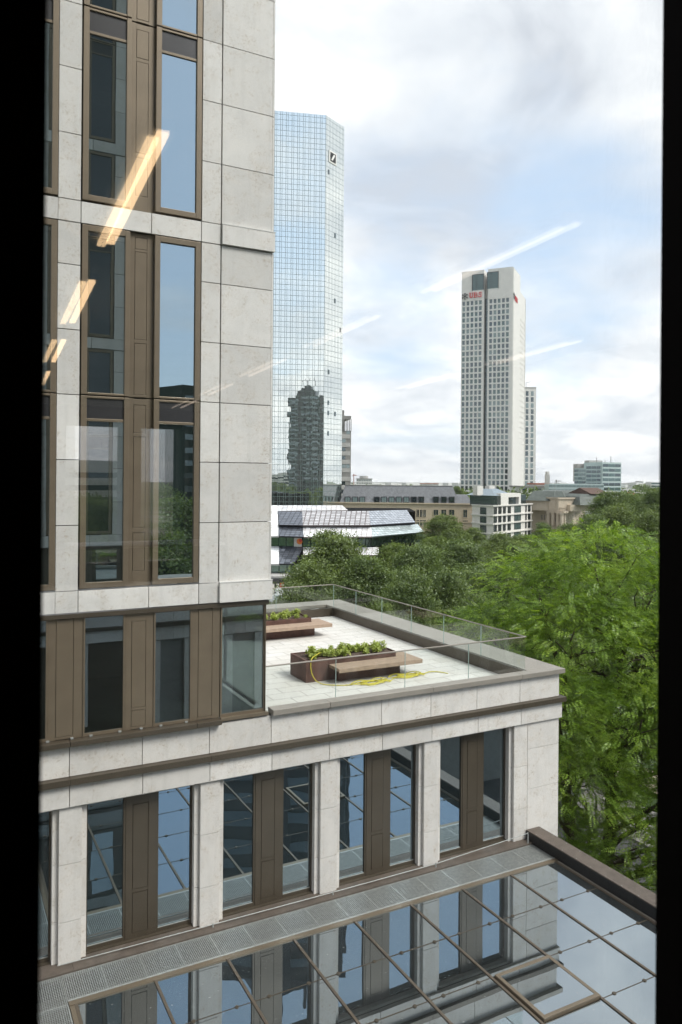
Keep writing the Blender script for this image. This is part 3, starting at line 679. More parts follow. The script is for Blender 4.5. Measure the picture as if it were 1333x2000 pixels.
GRF = empty('glass_roof', (7, 7, -8.6), 'low glass roof of square mirror-like panes with bronze bars below the wall', 'glass roof')
XB = [2.055 + 1.281*i for i in range(9)]
YB = [13.0, 11.68, 10.39, 9.14, 7.89, 6.64, 5.39, 4.14, 2.89, 1.63]
gz = -8.50
for i in range(8):
    m = MB(); xb = XB[i]
for i, xb in enumerate(XB):
    m = MB(); m.box(xb-.024, xb+.024, 1.5, 13.0, gz-.05, gz+.018)
    for y in np.arange(1.7, 12.9, .19): m.box(xb-.006, xb+.006, y-.006, y+.006, gz+.018, gz+.024)
    m.build('glazing_bar', BRONZE_M, GRF, bevel=.004)
m = MB(); m.box(1.95, 12.385, 12.91, 13.018, -8.9, gz+.02); m.build('edge_frame', BRONZE, GRF)
m = MB(); m.box(1.955, 2.03, 1.5, 12.905, -8.9, gz+.012); m.build('edge_frame', BRONZE, GRF)
m = MB(); m.box(12.32, 12.383, 1.5, 12.905, -8.9, gz+.012); m.build('edge_frame', COPING, GRF)
vent = (5, 2)
for i in range(8):
    for j in range(9):
        x0, x1, y1, y0 = XB[i]+.03, XB[i+1]-.03, YB[j], YB[j+1]
        if i == 7: x1 = 12.27
        if (i, j) == vent: continue
        tl = (random.uniform(-.004, .004), random.uniform(-.004, .004))
        q = MB(); cx_, cy_ = (x0+x1)/2, (y0+y1)/2
        zf = lambda X, Y: gz + (X-cx_)*tl[0] + (Y-cy_)*tl[1]
        a = [(x0, y0+.012), (x1, y0+.012), (x1, y1-.012), (x0, y1-.012)]
        q.prism(a, [zf(*p)-.02 for p in a], [zf(*p) for p in a]); q.build('glass_pane', ROOFGLASS, GRF)
for j in range(1, 9):
    m = MB(); y = YB[j]
    for i in range(8):
        if j in (2, 3) and i == vent[0]: continue
        m.box(XB[i]+.03, XB[i+1]-.03, y-.009, y+.009, gz-.015, gz+.004)
        for fx in (.22, .78):
            xx = XB[i]*(1-fx) + XB[i+1]*fx; m.tube([(xx, y, gz+.003), (xx, y, gz+.016)], [.038, .032], 12)
    m.build('cross_bar', BLACKM if False else BRONZE_D, GRF)
# opening vent in the glass roof
x0, x1, y0, y1 = XB[5]+.05, XB[6]-.005, 9.16, 10.37
m = MB()
for a in ((x0, x1, y0, y0+.07), (x0, x1, y1-.07, y1), (x0, x0+.07, y0+.07, y1-.07), (x1-.07, x1, y0+.07, y1-.07)): m.box(*a, gz-.02, gz+.055)
v = m.build('roof_vent', BRONZE, GRF, bevel=.006)
q = MB(); q.box(x0+.07, x1-.07, y0+.07, y1-.07, gz+.03, gz+.048); q.build('vent_pane', ROOFGLASS, v)
m = MB(); m.box(1.9, 12.39, 1.4, 13.05, -12.2, -12.0); m.box(1.9, 1.95, 1.4, 13.05, -12, -8.9); m.box(12.3, 12.36, 1.4, 13.05, -12, -8.9); m.box(1.95, 12.3, 13.0, 13.05, -12, -8.9); m.box(12.36, 12.8, .7, K-.005, GZ, -8.9)
m.box(-4, 1.9, 1.4, 13.75, -9.3, -9.2)
m.build('hall_below', BLACK, RT)

# ================================================================== the building the picture is taken from
Fc = Frame(.66, -1)
CB2 = empty('office_wing', (0, .66, GZ), 'matching office wing whose window frame, coloured black for the dim room, edges the view left and right', 'office building')
st = MB(); xc = 6.9
for u in range(5):
    zb = -1.975 + 6.81*u; cz = [zb, zb+1.143, zb+2.286, zb+3.42, zb+4.55, zb+5.68, zb+6.42]
    for a, b in ((-4.2, -3.83), (-.50, -.08), (2.15, 2.62), (2.64, 3.25), (5.45, 5.95), (5.97, xc)):
        blocks(st, Fc, a, b, cz)
    for a in np.arange(-4.2, xc, 1.27): Fc.box(st, a+.007, min(a+1.263, xc), -.03, .05, zb-.385+.007, zb-.007)
    for a, b in zip(cz[:-1], cz[1:]): st.box(xc+.005, xc+.05, -11, .65, a+.007, b-.007)
    st.box(xc+.005, xc+.06, -11, .68, zb-.385, zb)
for a in np.arange(-4.2, xc, 1.27):
    Fc.box(st, a+.006, min(a+1.264, xc), 0, .05, -5.2, -4.66); Fc.box(st, a+.006, min(a+1.264, xc), -.05, .05, -5.715, -5.325)
for a in (-1.0, 1.6, 4.1, 6.3): blocks(st, Fc, a, a+.58, [-8.6, -7.7, -6.7, -5.72])
st.build('stone_cladding', STONE, CB2)
m = MB(); Fc.box(m, -4.3, xc+.1, -.12, .05, -5.318, -5.205); Fc.box(m, -4.3, xc+.05, -.1, .05, -4.655, -4.565); m.build('cornice', BRONZE_D, CB2)
def cwin(x0, x1, u):
    zb = -1.975 + 6.81*u; tall_window(Fc, CB2, x0-.1, x1+.09, zb+.032, zb+6.408, zb+3.428, zb+3.02, .10, .09, gm=GLASS_C)
for u in range(5):
    zb = -1.975 + 6.81*u
    for x0, x1 in ((-3.7, -3.0), (-1.9, -1.2), (1.33, 1.985), (3.36, 4.02), (4.62, 5.32)): cwin(x0, x1, u)
    if u: cwin(.065, .72, u)
    for a, b in ((-2.9, -2.0), (-1.1, -.51), (.82, 1.22), (4.12, 4.51)): wall_panel(Fc, CB2, a, b, zb, zb+6.42, [(zb+.3, zb+2.7), (zb+3.5, zb+6.1)])
for x0, x1 in ((-.3, .5), (.9, 1.5), (2.3, 3.0), (3.4, 4.0), (4.8, 5.4), (5.7, 6.2)):
    m = MB(); Fc.box(m, x0, x1, .1, .12, -8.4, -5.8); m.build('glass_pane', GLASS_L, CB2)
for x0, x1 in ((-.3, .4), (1.0, 1.7), (2.3, 3.0), (3.6, 4.2), (4.9, 5.6)):
    m = MB(); Fc.box(m, x0, x1, .03, .05, -4.5, -2.5); m.build('glass_pane', GLASS, CB2)
m = MB(); Fc.box(m, -4.3, xc-.02, .06, .16, -4.7, -2.37); Fc.box(m, -4.3, xc-.02, .06, .16, GZ, -4.7); Fc.box(m, -4.3, xc-.02, .06, .16, 1.2, 32); Fc.box(m, -4.3, -.14, .06, .16, -2.37, 1.2); Fc.box(m, .86, xc-.02, .06, .16, -2.37, 1.2)
m.box(xc-.1, xc-.001, -11, .5, GZ, 32); m.box(-4.3, xc, -11.2, -11.0, GZ, -1.9); m.box(-4.3, xc, -11.2, -11.0, 1.2, 32); m.box(-4.4, -4.3, -11.2, .6, GZ, 32); m.box(-4.3, xc, -11, .5, 31.8, 32)
m.build('wall_core', BRONZE_D, CB2)
Fp = Frame(-12.0, -1)
PB = empty('podium_block', (20, -12, GZ), 'low stone podium building behind the viewer, mirrored in the terrace level glass', 'building')
m = MB(); Fp.box(m, 7.2, 42, .25, 12, GZ, -6.6); m.build('wall_core', INTERIOR, PB)
m = MB()
for a in np.arange(7.2, 41, 2.0): Fp.box(m, a+.01, a+1.99, 0, .24, -7.55, -6.7); Fp.box(m, a+.01, a+1.99, -.05, .24, -8.5, -7.8); Fp.box(m, a+.6, a+1.3, 0, .24, -14, -8.55)
m.build('stone_cladding', STONE2, PB)
m = MB(); Fp.box(m, 7.2, 41.4, -.2, .24, -7.79, -7.56); Fp.box(m, 7.2, 41.4, -.1, .24, -6.69, -6.55); m.build('cornice', BRONZE_D, PB)
# the room: floor, ceiling, walls, far windows
m = MB(); m.box(-4.3, xc-.1, -11, .48, -1.75, -1.62); m.build('floor', INTERIOR, CB2)
m = MB(); m.box(-4.3, xc-.1, -11, .48, 1.10, 1.2); m.build('ceiling', CEIL, CB2)
m = MB(); ps = [-4.3, .55, 1.22, 1.86, 2.53, 3.0, 3.62, xc]
for a, b in zip(ps[0::2], ps[1::2]): m.box(a, b, -11.2, -11.0, -1.9, 1.2)
for a, b in ((.55, 1.22), (1.86, 2.53), (3.0, 3.62)): m.box(a, b, -11.2, -11.0, -1.9, -1.32); m.box(a, b, -11.2, -11.0, .80, 1.2)
m.box(4.9, 5.0, -9, -.8, -1.62, 1.1); m.box(-2.6, -2.5, -11, .48, -1.62, 1.1)
m.build('interior_wall', plain('room_wall', (.13, .12, .11), rough=.9), CB2)
m = MB(); m.box(-.4, .02, .49, .56, -1.62, 1.1); m.box(.83, 1.25, .49, .56, -1.62, 1.1)
m.build('interior_wall', BLACKM, CB2)  # wall beside the window, its unlit look put into the colour
# the viewer's window
m = MB()
m.box(-.10, .058, .50, .645, -1.60, 1.05)                       # left jamb
m.prism([(.795, .66), (.815, .49), (.96, .49), (.96, .66)], -1.60, 1.05)   # right jamb
m.box(.058, .79, .52, .65, .98, 1.05); m.box(.058, .79, .52, .65, -1.60, -1.50)
vw = m.build('window', BLACKM, CB2)
for k, (y, rot) in enumerate(((.598, 0.), (.624, R(.30)))):
    q = MB(); c_, s_ = math.cos(rot), math.sin(rot); x0, x1, th = .045, .82, .006
    f_ = lambda X, Y: ((X-.43)*c_ - Y*s_ + .43, (X-.43)*s_ + Y*c_ + y)
    q.prism([f_(x0, -th/2), f_(x1, -th/2), f_(x1, th/2), f_(x0, th/2)], -1.5, .98); q.build('glass_pane', PANE, vw)
# linear ceiling lamps: rows run back from the window
rows = [(.44, .065, 3, 'nearest the left wall row', LAMPE), (2.05, .102, 3, 'second row from the left', LAMPW), (3.58, .155, 3, 'third row from the left', LAMPW), (5.2, .185, 3, 'row by the side wall', LAMPW)]
cnt = ['closest to the window', 'second from the window', 'third from the window', 'fourth from the window', 'fifth from the window']
for ri, (xa, sl2, n, rl, lm) in enumerate(rows):
    for k in range(5 if ri < 2 else n):
        y0 = 2.33 + 1.93*k; y1 = y0 + 1.2
        T = empty('ceiling_lamp', (xa + sl2*y0, 1.2-y0, 1.09), 'slim glowing ceiling lamp, %s, %s' % (rl, cnt[k]), 'lamp', 'linear ceiling lamps mirrored in the window pane')
        A = (xa + sl2*y0, 1.2 - y0); Bp = (xa + sl2*y1, 1.2 - y1)
        m = MB(); m.obox(A, Bp, .10, 1.06, 1.095, -.05); m.build('housing', STEEL, T)
        m = MB(); m.obox(A, Bp, .035 if ri == 0 else .024, 1.045, 1.058, -.03); m.build('diffuser', lm, T)
DK = empty('desk', (2.4, -9.4, -1.62), 'pale desk in the room behind the viewer, mirrored in the window pane', 'desk')
m = MB(); m.box(1.7, 3.6, -9.9, -9.1, -.93, -.90); m.build('desktop', WHITE, DK)
for x in (1.75, 3.5): m = MB(); m.box(x, x+.05, -9.85, -9.15, -1.62, -.93); m.build('leg', STEEL, DK)

# ================================================================== streets
def sheet(name, mat, pts, z, kind='structure'):
    m = MB(); m.poly([(p[0], p[1], z) for p in pts]); return tag(m.build(name, mat), kind=kind)
def slabz(name, mat, pts, z0, z1): m = MB(); m.prism(pts, z0, z1); return tag(m.build(name, mat), kind='structure')
sheet('road', ASPH, [(27, -150), (34.5, -150), (34.5, 330), (27, 330)], GZ)
slabz('pavement', PAVE, [(34.5, -150), (38.5, -150), (38.5, 100), (34.5, 100)], GZ-.01, GZ+.12)
slabz('pavement', PAVE, [(13.4, -150), (27, -150), (27, 60), (13.4, 60)], GZ-.01, GZ+.12)
m = MB()
for y in np.arange(-60, 200, 6): m.box(30.7, 30.85, y, y+3, GZ+.002, GZ+.006)
tag(m.build('road_markings', PAINT), kind='structure')
slabz('path', plain('sandy_path', (.30, .25, .19), rough=1), [(41, -50), (44, -50), (44, 95), (41, 95)], GZ-.01, GZ+.03)
slabz('square', plain('pale_paving', (.36, .34, .31), rough=.9), [(38.5, 101), (78, 101), (78, 165), (38.5, 165)], GZ-.01, GZ+.10)
sheet('park_lawn', GRASS, [(44.5, -60), (400, -60), (400, 90), (44.5, 90)], GZ-.004)

# ================================================================== trees
def tube_pts(m, a, b, r0, r1, k=7, wob=.12):
    a = Vector(a); b = Vector(b); n = 5; pts = []; L_ = (b-a).length
    for i in range(n+1):
        t = i/n; p = a.lerp(b, t); w = math.sin(t*math.pi)*wob*L_*.5
        pts.append(p + Vector((random.uniform(-w, w), random.uniform(-w, w), w*.4)))
    m.tube(pts, [r0 + (r1-r0)*i/n for i in range(n+1)], k)
def crown(lobes, clumps, per, leaf, spread, up=.35, flat=.6, droop=0., wide=.6):
    """leaves in clumps scattered over the skin of overlapping lobes: (cx,cy,cz,rx,rz)"""
    Q = []
    vol = np.array([l[3]*l[3] for l in lobes]); vol = vol/vol.sum()
    C = np.mean([l[:3] for l in lobes], axis=0)
    for l, w in zip(lobes, vol):
        n = max(6, int(clumps*w)); d = rand_dir(n); d[:, 2] = np.where(d[:, 2] < -.55, -d[:, 2], d[:, 2])
        r = rng.uniform(.62, 1.06, (n, 1)); c = np.array(l[:3]) + d*r*[l[3], l[3], l[4]]
        keep = rng.random(n) < .92; c = c[keep]; d = d[keep]; n = len(c)
        sz = spread*rng.uniform(.55, 1.35, (n, 1))
        k = per; cc = np.repeat(c, k, 0); dd = np.repeat(d, k, 0); ss = np.repeat(sz, k, 0)
        off = rng.normal(size=(n*k, 3))*[1, 1, flat]*ss*.5
        p = cc + off
        nr = dd*.55 + rand_dir(n*k)*.75 + np.array([0, 0, up]); nr /= np.linalg.norm(nr, axis=1, keepdims=True)
        tn = rand_dir(n*k) + dd*.6 + np.array([0, 0, -droop])
        Q.append(leaf_cards(p, nr, tn, leaf*rng.uniform(.6, 1.3, n*k), leaf*wide*rng.uniform(.7, 1.2, n*k)))
    return np.concatenate(Q)
def lobes_for(h0, h1, R_, n, seed):
    rr = random.Random(seed); out = []; H = h1 - h0
    for i in range(n):
        t = (i + .5)/n; z = h0 + H*(.12 + .74*t); rad = R_*math.sin(math.pi*(.18 + .70*t))*rr.uniform(.5, .82)
        a = i*2.399 + rr.uniform(-.5, .5); s = R_*rr.uniform(.30, .46)
        out.append((rad*math.cos(a), rad*math.sin(a), z, s, s*rr.uniform(.62, .85)))
    out.append((rr.uniform(-.5, .5), rr.uniform(-.5, .5), h0 + H*.84, R_*.42, R_*.34)); out.append((0, 0, h0 + H*.5, R_*.6, H*.34))
    return out
def trunk_mesh(name, h0, lobes, r=.28):
    m = MB(); tube_pts(m, (0, 0, 0), (0, 0, h0+1.2), r, r*.72, 9, .05)
    for l in lobes:
        e = (l[0]*.95, l[1]*.95, l[2]+l[4]*.3); s = (0, 0, h0 + random.uniform(.1, 1.4)); tube_pts(m, s, e, r*.42, r*.07, 6, .16)
        for k in range(3):
            a = random.uniform(0, 6.28); f = (e[0] + l[3]*.8*math.cos(a), e[1] + l[3]*.8*math.sin(a), e[2] + random.uniform(-.3, .6)*l[4]); mid = Vector(s).lerp(Vector(e), .65)
            tube_pts(m, mid, f, r*.15, r*.03, 5, .2)
    me = bpy.data.meshes.new(name); me.from_pydata([tuple(v) for v in m.v], [], m.f); me.materials.append(BARK)
    for p in me.polygons: p.use_smooth = True
    return me
PROT = []
for i, (R_, n, leaf, cl, per, sp) in enumerate([(5.2, 13, .30, 900, 30, .95), (4.6, 10, .26, 800, 32, .85), (5.6, 16, .32, 1000, 30, .90), (4.9, 12, .28, 880, 30, 1.05)]):
    lb = lobes_for(4.2, 16., R_, n, 40+i); me = quads_mesh('crown', crown(lb, cl, per, leaf, sp)); me.materials.append(LEAF_MID)
    PROT.append((me, trunk_mesh('trunk', 4.0, lb), R_))
def tree(px, ytop, D, wpx, mat, pi, label, group=None, name='tree', xy=None, h=None, rad=None, rz=None, ystretch=1.):
    me, tr, R0 = PROT[pi]
    if xy is None:
        top = P(px, ytop, D); x, y, h = top.x, top.y, top.z - GZ; rad = wpx/2*D/FPX
    else: x, y = xy
    T = empty(name, (x, y, GZ), label, 'tree', group)
    T.rotation_euler.z = rz if rz is not None else random.uniform(0, 6.28); s = rad/R0; T.scale = (s, s*ystretch, h/16.2)
    c = bpy.data.objects.new('crown', me); COL.objects.link(c); c.parent = T; c.material_slots[0].link = 'OBJECT'; c.material_slots[0].material = mat
    t = bpy.data.objects.new('trunk', tr); COL.objects.link(t); t.parent = T
    return T
TR = [ # px, ytop, depth, width px, material, prototype, label
 (655, 1036, 78, 185, LEAF_MID, 0, 'tall loose-topped tree in front of the white slanted glass pavilion'),
 (598, 1092, 70, 150, LEAF_MID, 3, 'mid-green tree nearest the tower corner, above the far end of the terrace'),
 (715, 1080, 74, 160, LEAF_DK, 1, 'dull green tree over the far corner of the glass railing'),
 (768, 1056, 92, 110, LEAF_YL, 1, 'yellowish green tree just below the pavilion glass band'),
 (808, 1062, 84, 130, LEAF_DK, 2, 'dark tree behind the middle of the terrace railing, left of the deep green one'),
 (800, 1105, 66, 140, LEAF_DK, 3, 'low dark tree rising just over the middle of the glass railing'),
 (866, 1004, 160, 96, LEAF_MID, 2, 'round tree standing alone before the sandstone building'),
 (925, 1028, 165, 70, LEAF_MID, 1, 'small pale tree between the sandstone building and the white stone office'),
 (845, 1046, 118, 80, LEAF_YL, 0, 'bright tree to the lower right of the pavilion end'),
 (905, 1054, 96, 150, LEAF_DK, 0, 'broad deep green tree in the middle distance behind the feathery tree'),
 (868, 1108, 72, 150, LEAF_DK, 2, 'deep green round tree left of the feathery tree'),
 (975, 1038, 128, 90, LEAF_MID, 3, 'tree below the white stone office'),
 (1018, 1040, 118, 90, LEAF_MID, 1, 'tree below the right corner of the white stone office'),
 (1062, 1020, 150, 60, LEAF_DK, 0, 'small dark tree before the ornate sandstone front'),
 (1118, 1020, 135, 80, LEAF_MID, 2, 'tree at the right foot of the ornate sandstone building'),
 (1192, 957, 190, 110, LEAF_DK, 2, 'dark high-crowned tree right of the ornate sandstone building'),
 (1232, 962, 215, 80, LEAF_DK, 1, 'dark tree beneath the far white housing blocks'),
 (1278, 952, 180, 90, LEAF_DK, 0, 'tall dark tree against the right window frame'),
 (1215, 984, 140, 120, LEAF_MID, 3, 'lighter domed tree in the park on the right'),
 (1268, 996, 120, 110, LEAF_MID, 2, 'leafy park tree low by the right window frame'),
 (1160, 1000, 120, 100, LEAF_DK, 1, 'dark park tree behind the top of the feathery tree'),
 (1215, 1030, 96, 140, LEAF_DK, 0, 'broad shaded park tree just above the feathery tree'),
 (1290, 1060, 80, 120, LEAF_DK, 3, 'shaded tree by the right window frame behind the feathery tree'),
 (980, 1088, 66, 140, LEAF_DK, 1, 'dark tree hidden half behind the left side of the feathery tree'),
 (940, 1150, 52, 130, LEAF_DK, 3, 'low dark tree just past the terrace parapet'),
 (745, 1170, 58, 120, LEAF_YL, 1, 'pale green young tree seen through the side railing glass'),
 (1250, 1150, 44, 220, LEAF_DK, 2, 'dark full tree directly behind the feathery tree'),
 (1125, 1230, 40, 170, LEAF_MID, 1, 'mid-green tree behind the feathery tree, close to the terrace corner'),
 (850, 1200, 46, 110, LEAF_MID, 0, 'pale layered tree seen through the side railing glass nearer the corner'),
]
for t in TR: tree(*t, group='broadleaf trees beyond the terrace')
# more park trees filling the wood between and behind the named ones, and those mirrored in the windows
more = [(47, 62), (54, 50), (62, 70), (70, 58), (58, 88), (72, 84), (84, 72), (92, 92), (60, 40), (76, 38), (95, 50), (110, 66), (120, 90), (86, 20), (66, 22), (105, 30)]
for i, (x, y) in enumerate(more):
    tree(0, 0, 0, 0, (LEAF_DK, LEAF_MID)[i % 2], i % 4, 'dense park tree whose crown merges into the wood behind the feathery tree', 'park trees merging into one wood', xy=(x, y), h=random.uniform(10, 12.5), rad=random.uniform(4.5, 6))
mirr = [(14, -30), (20, -42), (11, -46), (27, -36), (17, -58), (31, -54), (24, -70), (40, -60), (14, -75), (48, -80), (36, -26), (50, -40)]
for i, (x, y) in enumerate(mirr):
    tree(0, 0, 0, 0, (LEAF_DK, LEAF_MID)[i % 2], i % 4, 'dark tree behind the viewer, mirrored in the tower windows', 'trees mirrored in the windows', xy=(x, y), h=random.uniform(16, 19.5), rad=random.uniform(5, 6.5))

# ---- the big feathery tree close on the right
def feathery():
    lb = []; rr = random.Random(5)
    base = [(0, 0, 16.0, 2.3, 1.7), (-1.9, .3, 15.2, 1.9, 1.4), (1.9, -.2, 15.0, 2.0, 1.4), (-3.3, .2, 13.2, 1.7, 1.3), (3.6, .3, 13.3, 1.9, 1.4), (-1.2, -1.8, 14.0, 2.0, 1.4), (1.4, -2.2, 13.4, 2.0, 1.4), (0, 2.2, 14.6, 2.2, 1.6),
            (-3.6, -.9, 11.0, 1.6, 1.2), (3.9, -.8, 10.8, 1.9, 1.3), (-2.2, -2.6, 11.6, 1.8, 1.3), (.4, -3.1, 11.2, 2.0, 1.3), (2.6, -2.8, 10.2, 1.9, 1.2), (-3.1, -1.4, 8.7, 1.5, 1.1), (-1.4, -2.9, 9.0, 1.7, 1.2), (1.6, -3.2, 8.2, 1.8, 1.2), (3.6, -1.8, 8.0, 1.8, 1.1),
            (-2.4, 2.2, 12.6, 1.9, 1.5), (2.6, 2.4, 12.4, 2.0, 1.5), (-2.2, -1.8, 7.0, 1.4, 1.0), (.4, -2.8, 6.6, 1.6, 1.0), (2.8, -1.8, 6.2, 1.6, 1.0), (0, 0, 12.4, 2.6, 2.2), (-3.4, .4, 6.4, 1.5, 1.1), (-1.2, -1.2, 5.0, 1.5, .9), (1.6, -1.6, 4.6, 1.5, .9), (3.9, -.4, 5.0, 1.6, 1.0), (-2.9, 1.6, 9.6, 1.9, 1.6), (.2, 2.0, 9.4, 2.2, 1.7), (3.0, 2.2, 9.2, 2.0, 1.6), (0, 1.8, 6.6, 2.2, 1.3), (5.0, .5, 11.8, 1.9, 1.4), (5.2, -.8, 9.0, 1.8, 1.3), (5.0, 0, 14.0, 1.7, 1.3), (5.2, -.6, 6.4, 1.7, 1.1), (-1.0, -.4, 8.6, 2.2, 1.5), (1.8, -.6, 10.4, 2.3, 1.6)]
    lb = base; S_ = []
    tot = sum(l[3]**2 for l in lb)
    for l in lb:
        n = int(27000*l[3]**2/tot); d = rand_dir(n); d[:, 2] = np.where(d[:, 2] < -.5, -d[:, 2], d[:, 2])
        c = np.array(l[:3]) + d*rng.uniform(.62, 1.10, (n, 1))*[l[3], l[3], l[4]]
        out = d*[1, 1, .25] + rng.normal(size=(n, 3))*.35 + np.array([0, 0, -.18]); out /= np.linalg.norm(out, axis=1, keepdims=True)
        S_.append((c, out))
    c = np.concatenate([s[0] for s in S_]); t = np.concatenate([s[1] for s in S_]); n = len(c)
    nrm = rng.normal(size=(n, 3))*.45 + np.array([0, 0, 1.]); nrm -= (nrm*t).sum(1, keepdims=True)*t; nrm /= np.linalg.norm(nrm, axis=1, keepdims=True)
    side = np.cross(nrm, t); L_ = rng.uniform(.24, .44, (n, 1)); Q = []
    k = 7
    for i in range(k):
        f = (i + .6)/k; base = c + t*L_*f + nrm*(-.25*L_*f*f)
        for sgn in (-1, 1):
            tn = side*sgn + t*.55; tn /= np.linalg.norm(tn, axis=1, keepdims=True)
            ll = L_[:, 0]*.30*math.sin(math.pi*(.25 + .62*f))
            Q.append(leaf_cards(base, nrm + rng.normal(size=(n, 3))*.15, tn, ll, ll*.42, .1))
    Q.append(leaf_cards(c + t*L_*.98 - nrm*.25*L_, nrm, t, L_[:, 0]*.25, L_[:, 0]*.09, .1))
    me = quads_mesh('crown', np.concatenate(Q)); me.materials.append(LEAF_BIG)
    m = MB()
    for (bx, by, tx, ty, r) in ((-.25, 0, -1.3, -.3, .26), (.35, .1, .9, .2, .30)):
        pts = [Vector((bx, by, 0)).lerp(Vector((tx, ty, 12.5)), q/6) + Vector((random.uniform(-.12, .12), random.uniform(-.12, .12), 0)) for q in range(7)]
        m.tube(pts, [r*(1 - .11*q) for q in range(7)], 10)
        for l in lb:
            if (l[0] < 0) == (tx < 0):
                z = max(3.5, l[2] - rr.uniform(1.5, 3.5)); s = Vector((bx, by, 0)).lerp(Vector((tx, ty, 12.5)), min(1, z/12.5)); e = Vector((l[0], l[1], l[2]))
                tube_pts(m, s, e, r*.34, r*.07, 7, .12)
                for q in range(4):
                    a = random.uniform(0, 6.28); f = e + Vector((l[3]*.85*math.cos(a), l[3]*.85*math.sin(a), random.uniform(-.5, .7)*l[4])); tube_pts(m, s.lerp(e, .6), f, r*.12, r*.02, 5, .2)
    tube_pts(m, (.4, 0, 3.0), (3.8, -2.6, 4.2), .11, .03, 6, .2); tube_pts(m, (2.2, -1.4, 3.8), (4.6, -1.6, 3.6), .05, .02, 6, .2)
    tm = bpy.data.meshes.new('trunk'); tm.from_pydata([tuple(v) for v in m.v], [], m.f); tm.materials.append(BARK)
    for p in tm.polygons: p.use_smooth = True
    top = P(1163, 1014, 31); T = empty('feathery_tree', (top.x, top.y, GZ), 'big bright green tree with feathery drooping leaves close by, filling the right beside the terrace', 'tree')
    T.rotation_euler.z = -YAW; sc = (top.z - GZ)/17.9; T.scale = (1.2, 1.2, sc)
    for nm, mm in (('crown', me), ('trunk', tm)): o = bpy.data.objects.new(nm, mm); COL.objects.link(o); o.parent = T
feathery()
# shrubs and ground cover by the street below the tree
lb = [(random.uniform(-1.2, 1.2), random.uniform(-1.2, 1.2), .7, .8, .6) for _ in range(6)]
sm = quads_mesh('leaves', crown(lb, 160, 26, .12, .4)); sm.materials.append(SHRUB)
k = 0
for (x, y) in [(20, 24), (22.5, 21), (24, 26), (18, 28), (25.2, 31), (21, 33), (39.8, 24), (40, 30), (39.9, 36), (40, 43), (17, 21), (25, 17), (23, 36), (18, 36)]:
    o = bpy.data.objects.new('shrub', sm); COL.objects.link(o); o.location = (x, y, GZ+.1); o.scale = (1.3, 1.3, random.uniform(1., 1.8)); o.rotation_euler.z = random.uniform(0, 6)
    tag(o, 'low dense shrub beside the street under the feathery tree', 'shrub', 'shrubs beside the street')

def lamp_post(x, y, label, h=6.5):
    T = empty('street_lamp', (x, y, GZ), label, 'street lamp'); m = MB(); m.tube([(x, y, GZ), (x, y, GZ+.8), (x, y, GZ+h)], [.09, .07, .05], 8); m.tube([(x, y, GZ+h), (x-.3, y, GZ+h+.35), (x-.9, y, GZ+h+.4)], .035, 6); m.build('post', STEEL, T)
    m = MB(); m.hexa([(x-1.5, y-.12, GZ+h+.33), (x-.85, y-.12, GZ+h+.33), (x-.85, y+.12, GZ+h+.33), (x-1.5, y+.12, GZ+h+.33)], [(x-1.4, y-.06, GZ+h+.46), (x-.85, y-.06, GZ+h+.46), (x-.85, y+.06, GZ+h+.46), (x-1.4, y+.06, GZ+h+.46)]); m.build('lamp_head', STEEL, T)
q = PL(1170, 33); lamp_post(q[0], q[1], 'pale steel street lamp post showing between the trunks of the feathery tree')

# ---- cars and street things seen past the tower corner
def car(px, py, ang, paint, label):
    d = px_dir(px, py); k_ = GZ/d.z; x, y = d.x*k_, d.y*k_
    T = empty('parked_car', (0, 0, 0), label, 'car', 'cars parked past the tower corner')
    L_, Wd = 4.4, 1.78
    prof = [(-2.2, .35), (-2.2, .85), (-1.9, 1.0), (-1.45, 1.08), (-.8, 1.42), (.35, 1.45), (1.0, 1.02), (2.0, .86), (2.2, .6), (2.2, .35)]
    def ext(pts, w0, w1, mat, nm, par):
        m = MB(); n = len(pts); m.v = [(p[0], -w0 if p[1] < 1.1 else -w1, p[1]) for p in pts] + [(p[0], w0 if p[1] < 1.1 else w1, p[1]) for p in pts]
        m.f = [tuple(range(n)), tuple(range(2*n-1, n-1, -1))] + [(i, n+i, n+(i+1) % n, (i+1) % n) for i in range(n)]; o = m.build(nm, mat, None, bevel=.05); o.parent = par; return o
    ext(prof, Wd/2, Wd/2-.22, paint, 'body', T)
    gl = [(-1.36, 1.10), (-.80, 1.385), (.32, 1.41), (.86, 1.10)]
    ext(gl, Wd/2-.02, Wd/2-.19, BLACK, 'windows', T)
    for sx in (-1.38, 1.38):
        for sy in (-.82, .82):
            m = MB(); m.tube([(sx, sy-.11, .32), (sx, sy+.11, .32)], .32, 18); w = m.build('wheel', RUBBER, None); w.parent = T
            m = MB(); m.tube([(sx, sy-.115, .32), (sx, sy+.115, .32)], .18, 12); r_ = m.build('rim', STEEL, None); r_.parent = w
    for sy in (-.62, .62): m = MB(); m.box(2.17, 2.215, sy-.16, sy+.16, .62, .76); h_ = m.build('headlight', WHITE, None); h_.parent = T
    T.location = (x, y, GZ+.1); T.rotation_euler.z = ang; return T
car(562, 1160, .35, CARW, 'white car parked highest in the row past the tower corner'); car(556, 1174, .35, CARW, 'white car parked in the middle of the row past the tower corner')
car(545, 1182, .35, CARS, 'silver car parked lowest in the row past the tower corner'); car(583, 1170, 1.9, CARD, 'dark car parked half under the trees past the tower corner')
d = px_dir(551, 1176); kk = GZ/d.z; x, y = d.x*kk, d.y*kk
T = empty('road_sign', (x, y, GZ+.1), 'round red road sign on a grey post past the tower corner', 'road sign'); m = MB(); m.tube([(x, y, GZ), (x, y, GZ+3.1)], .05, 8); m.build('post', STEEL, T)
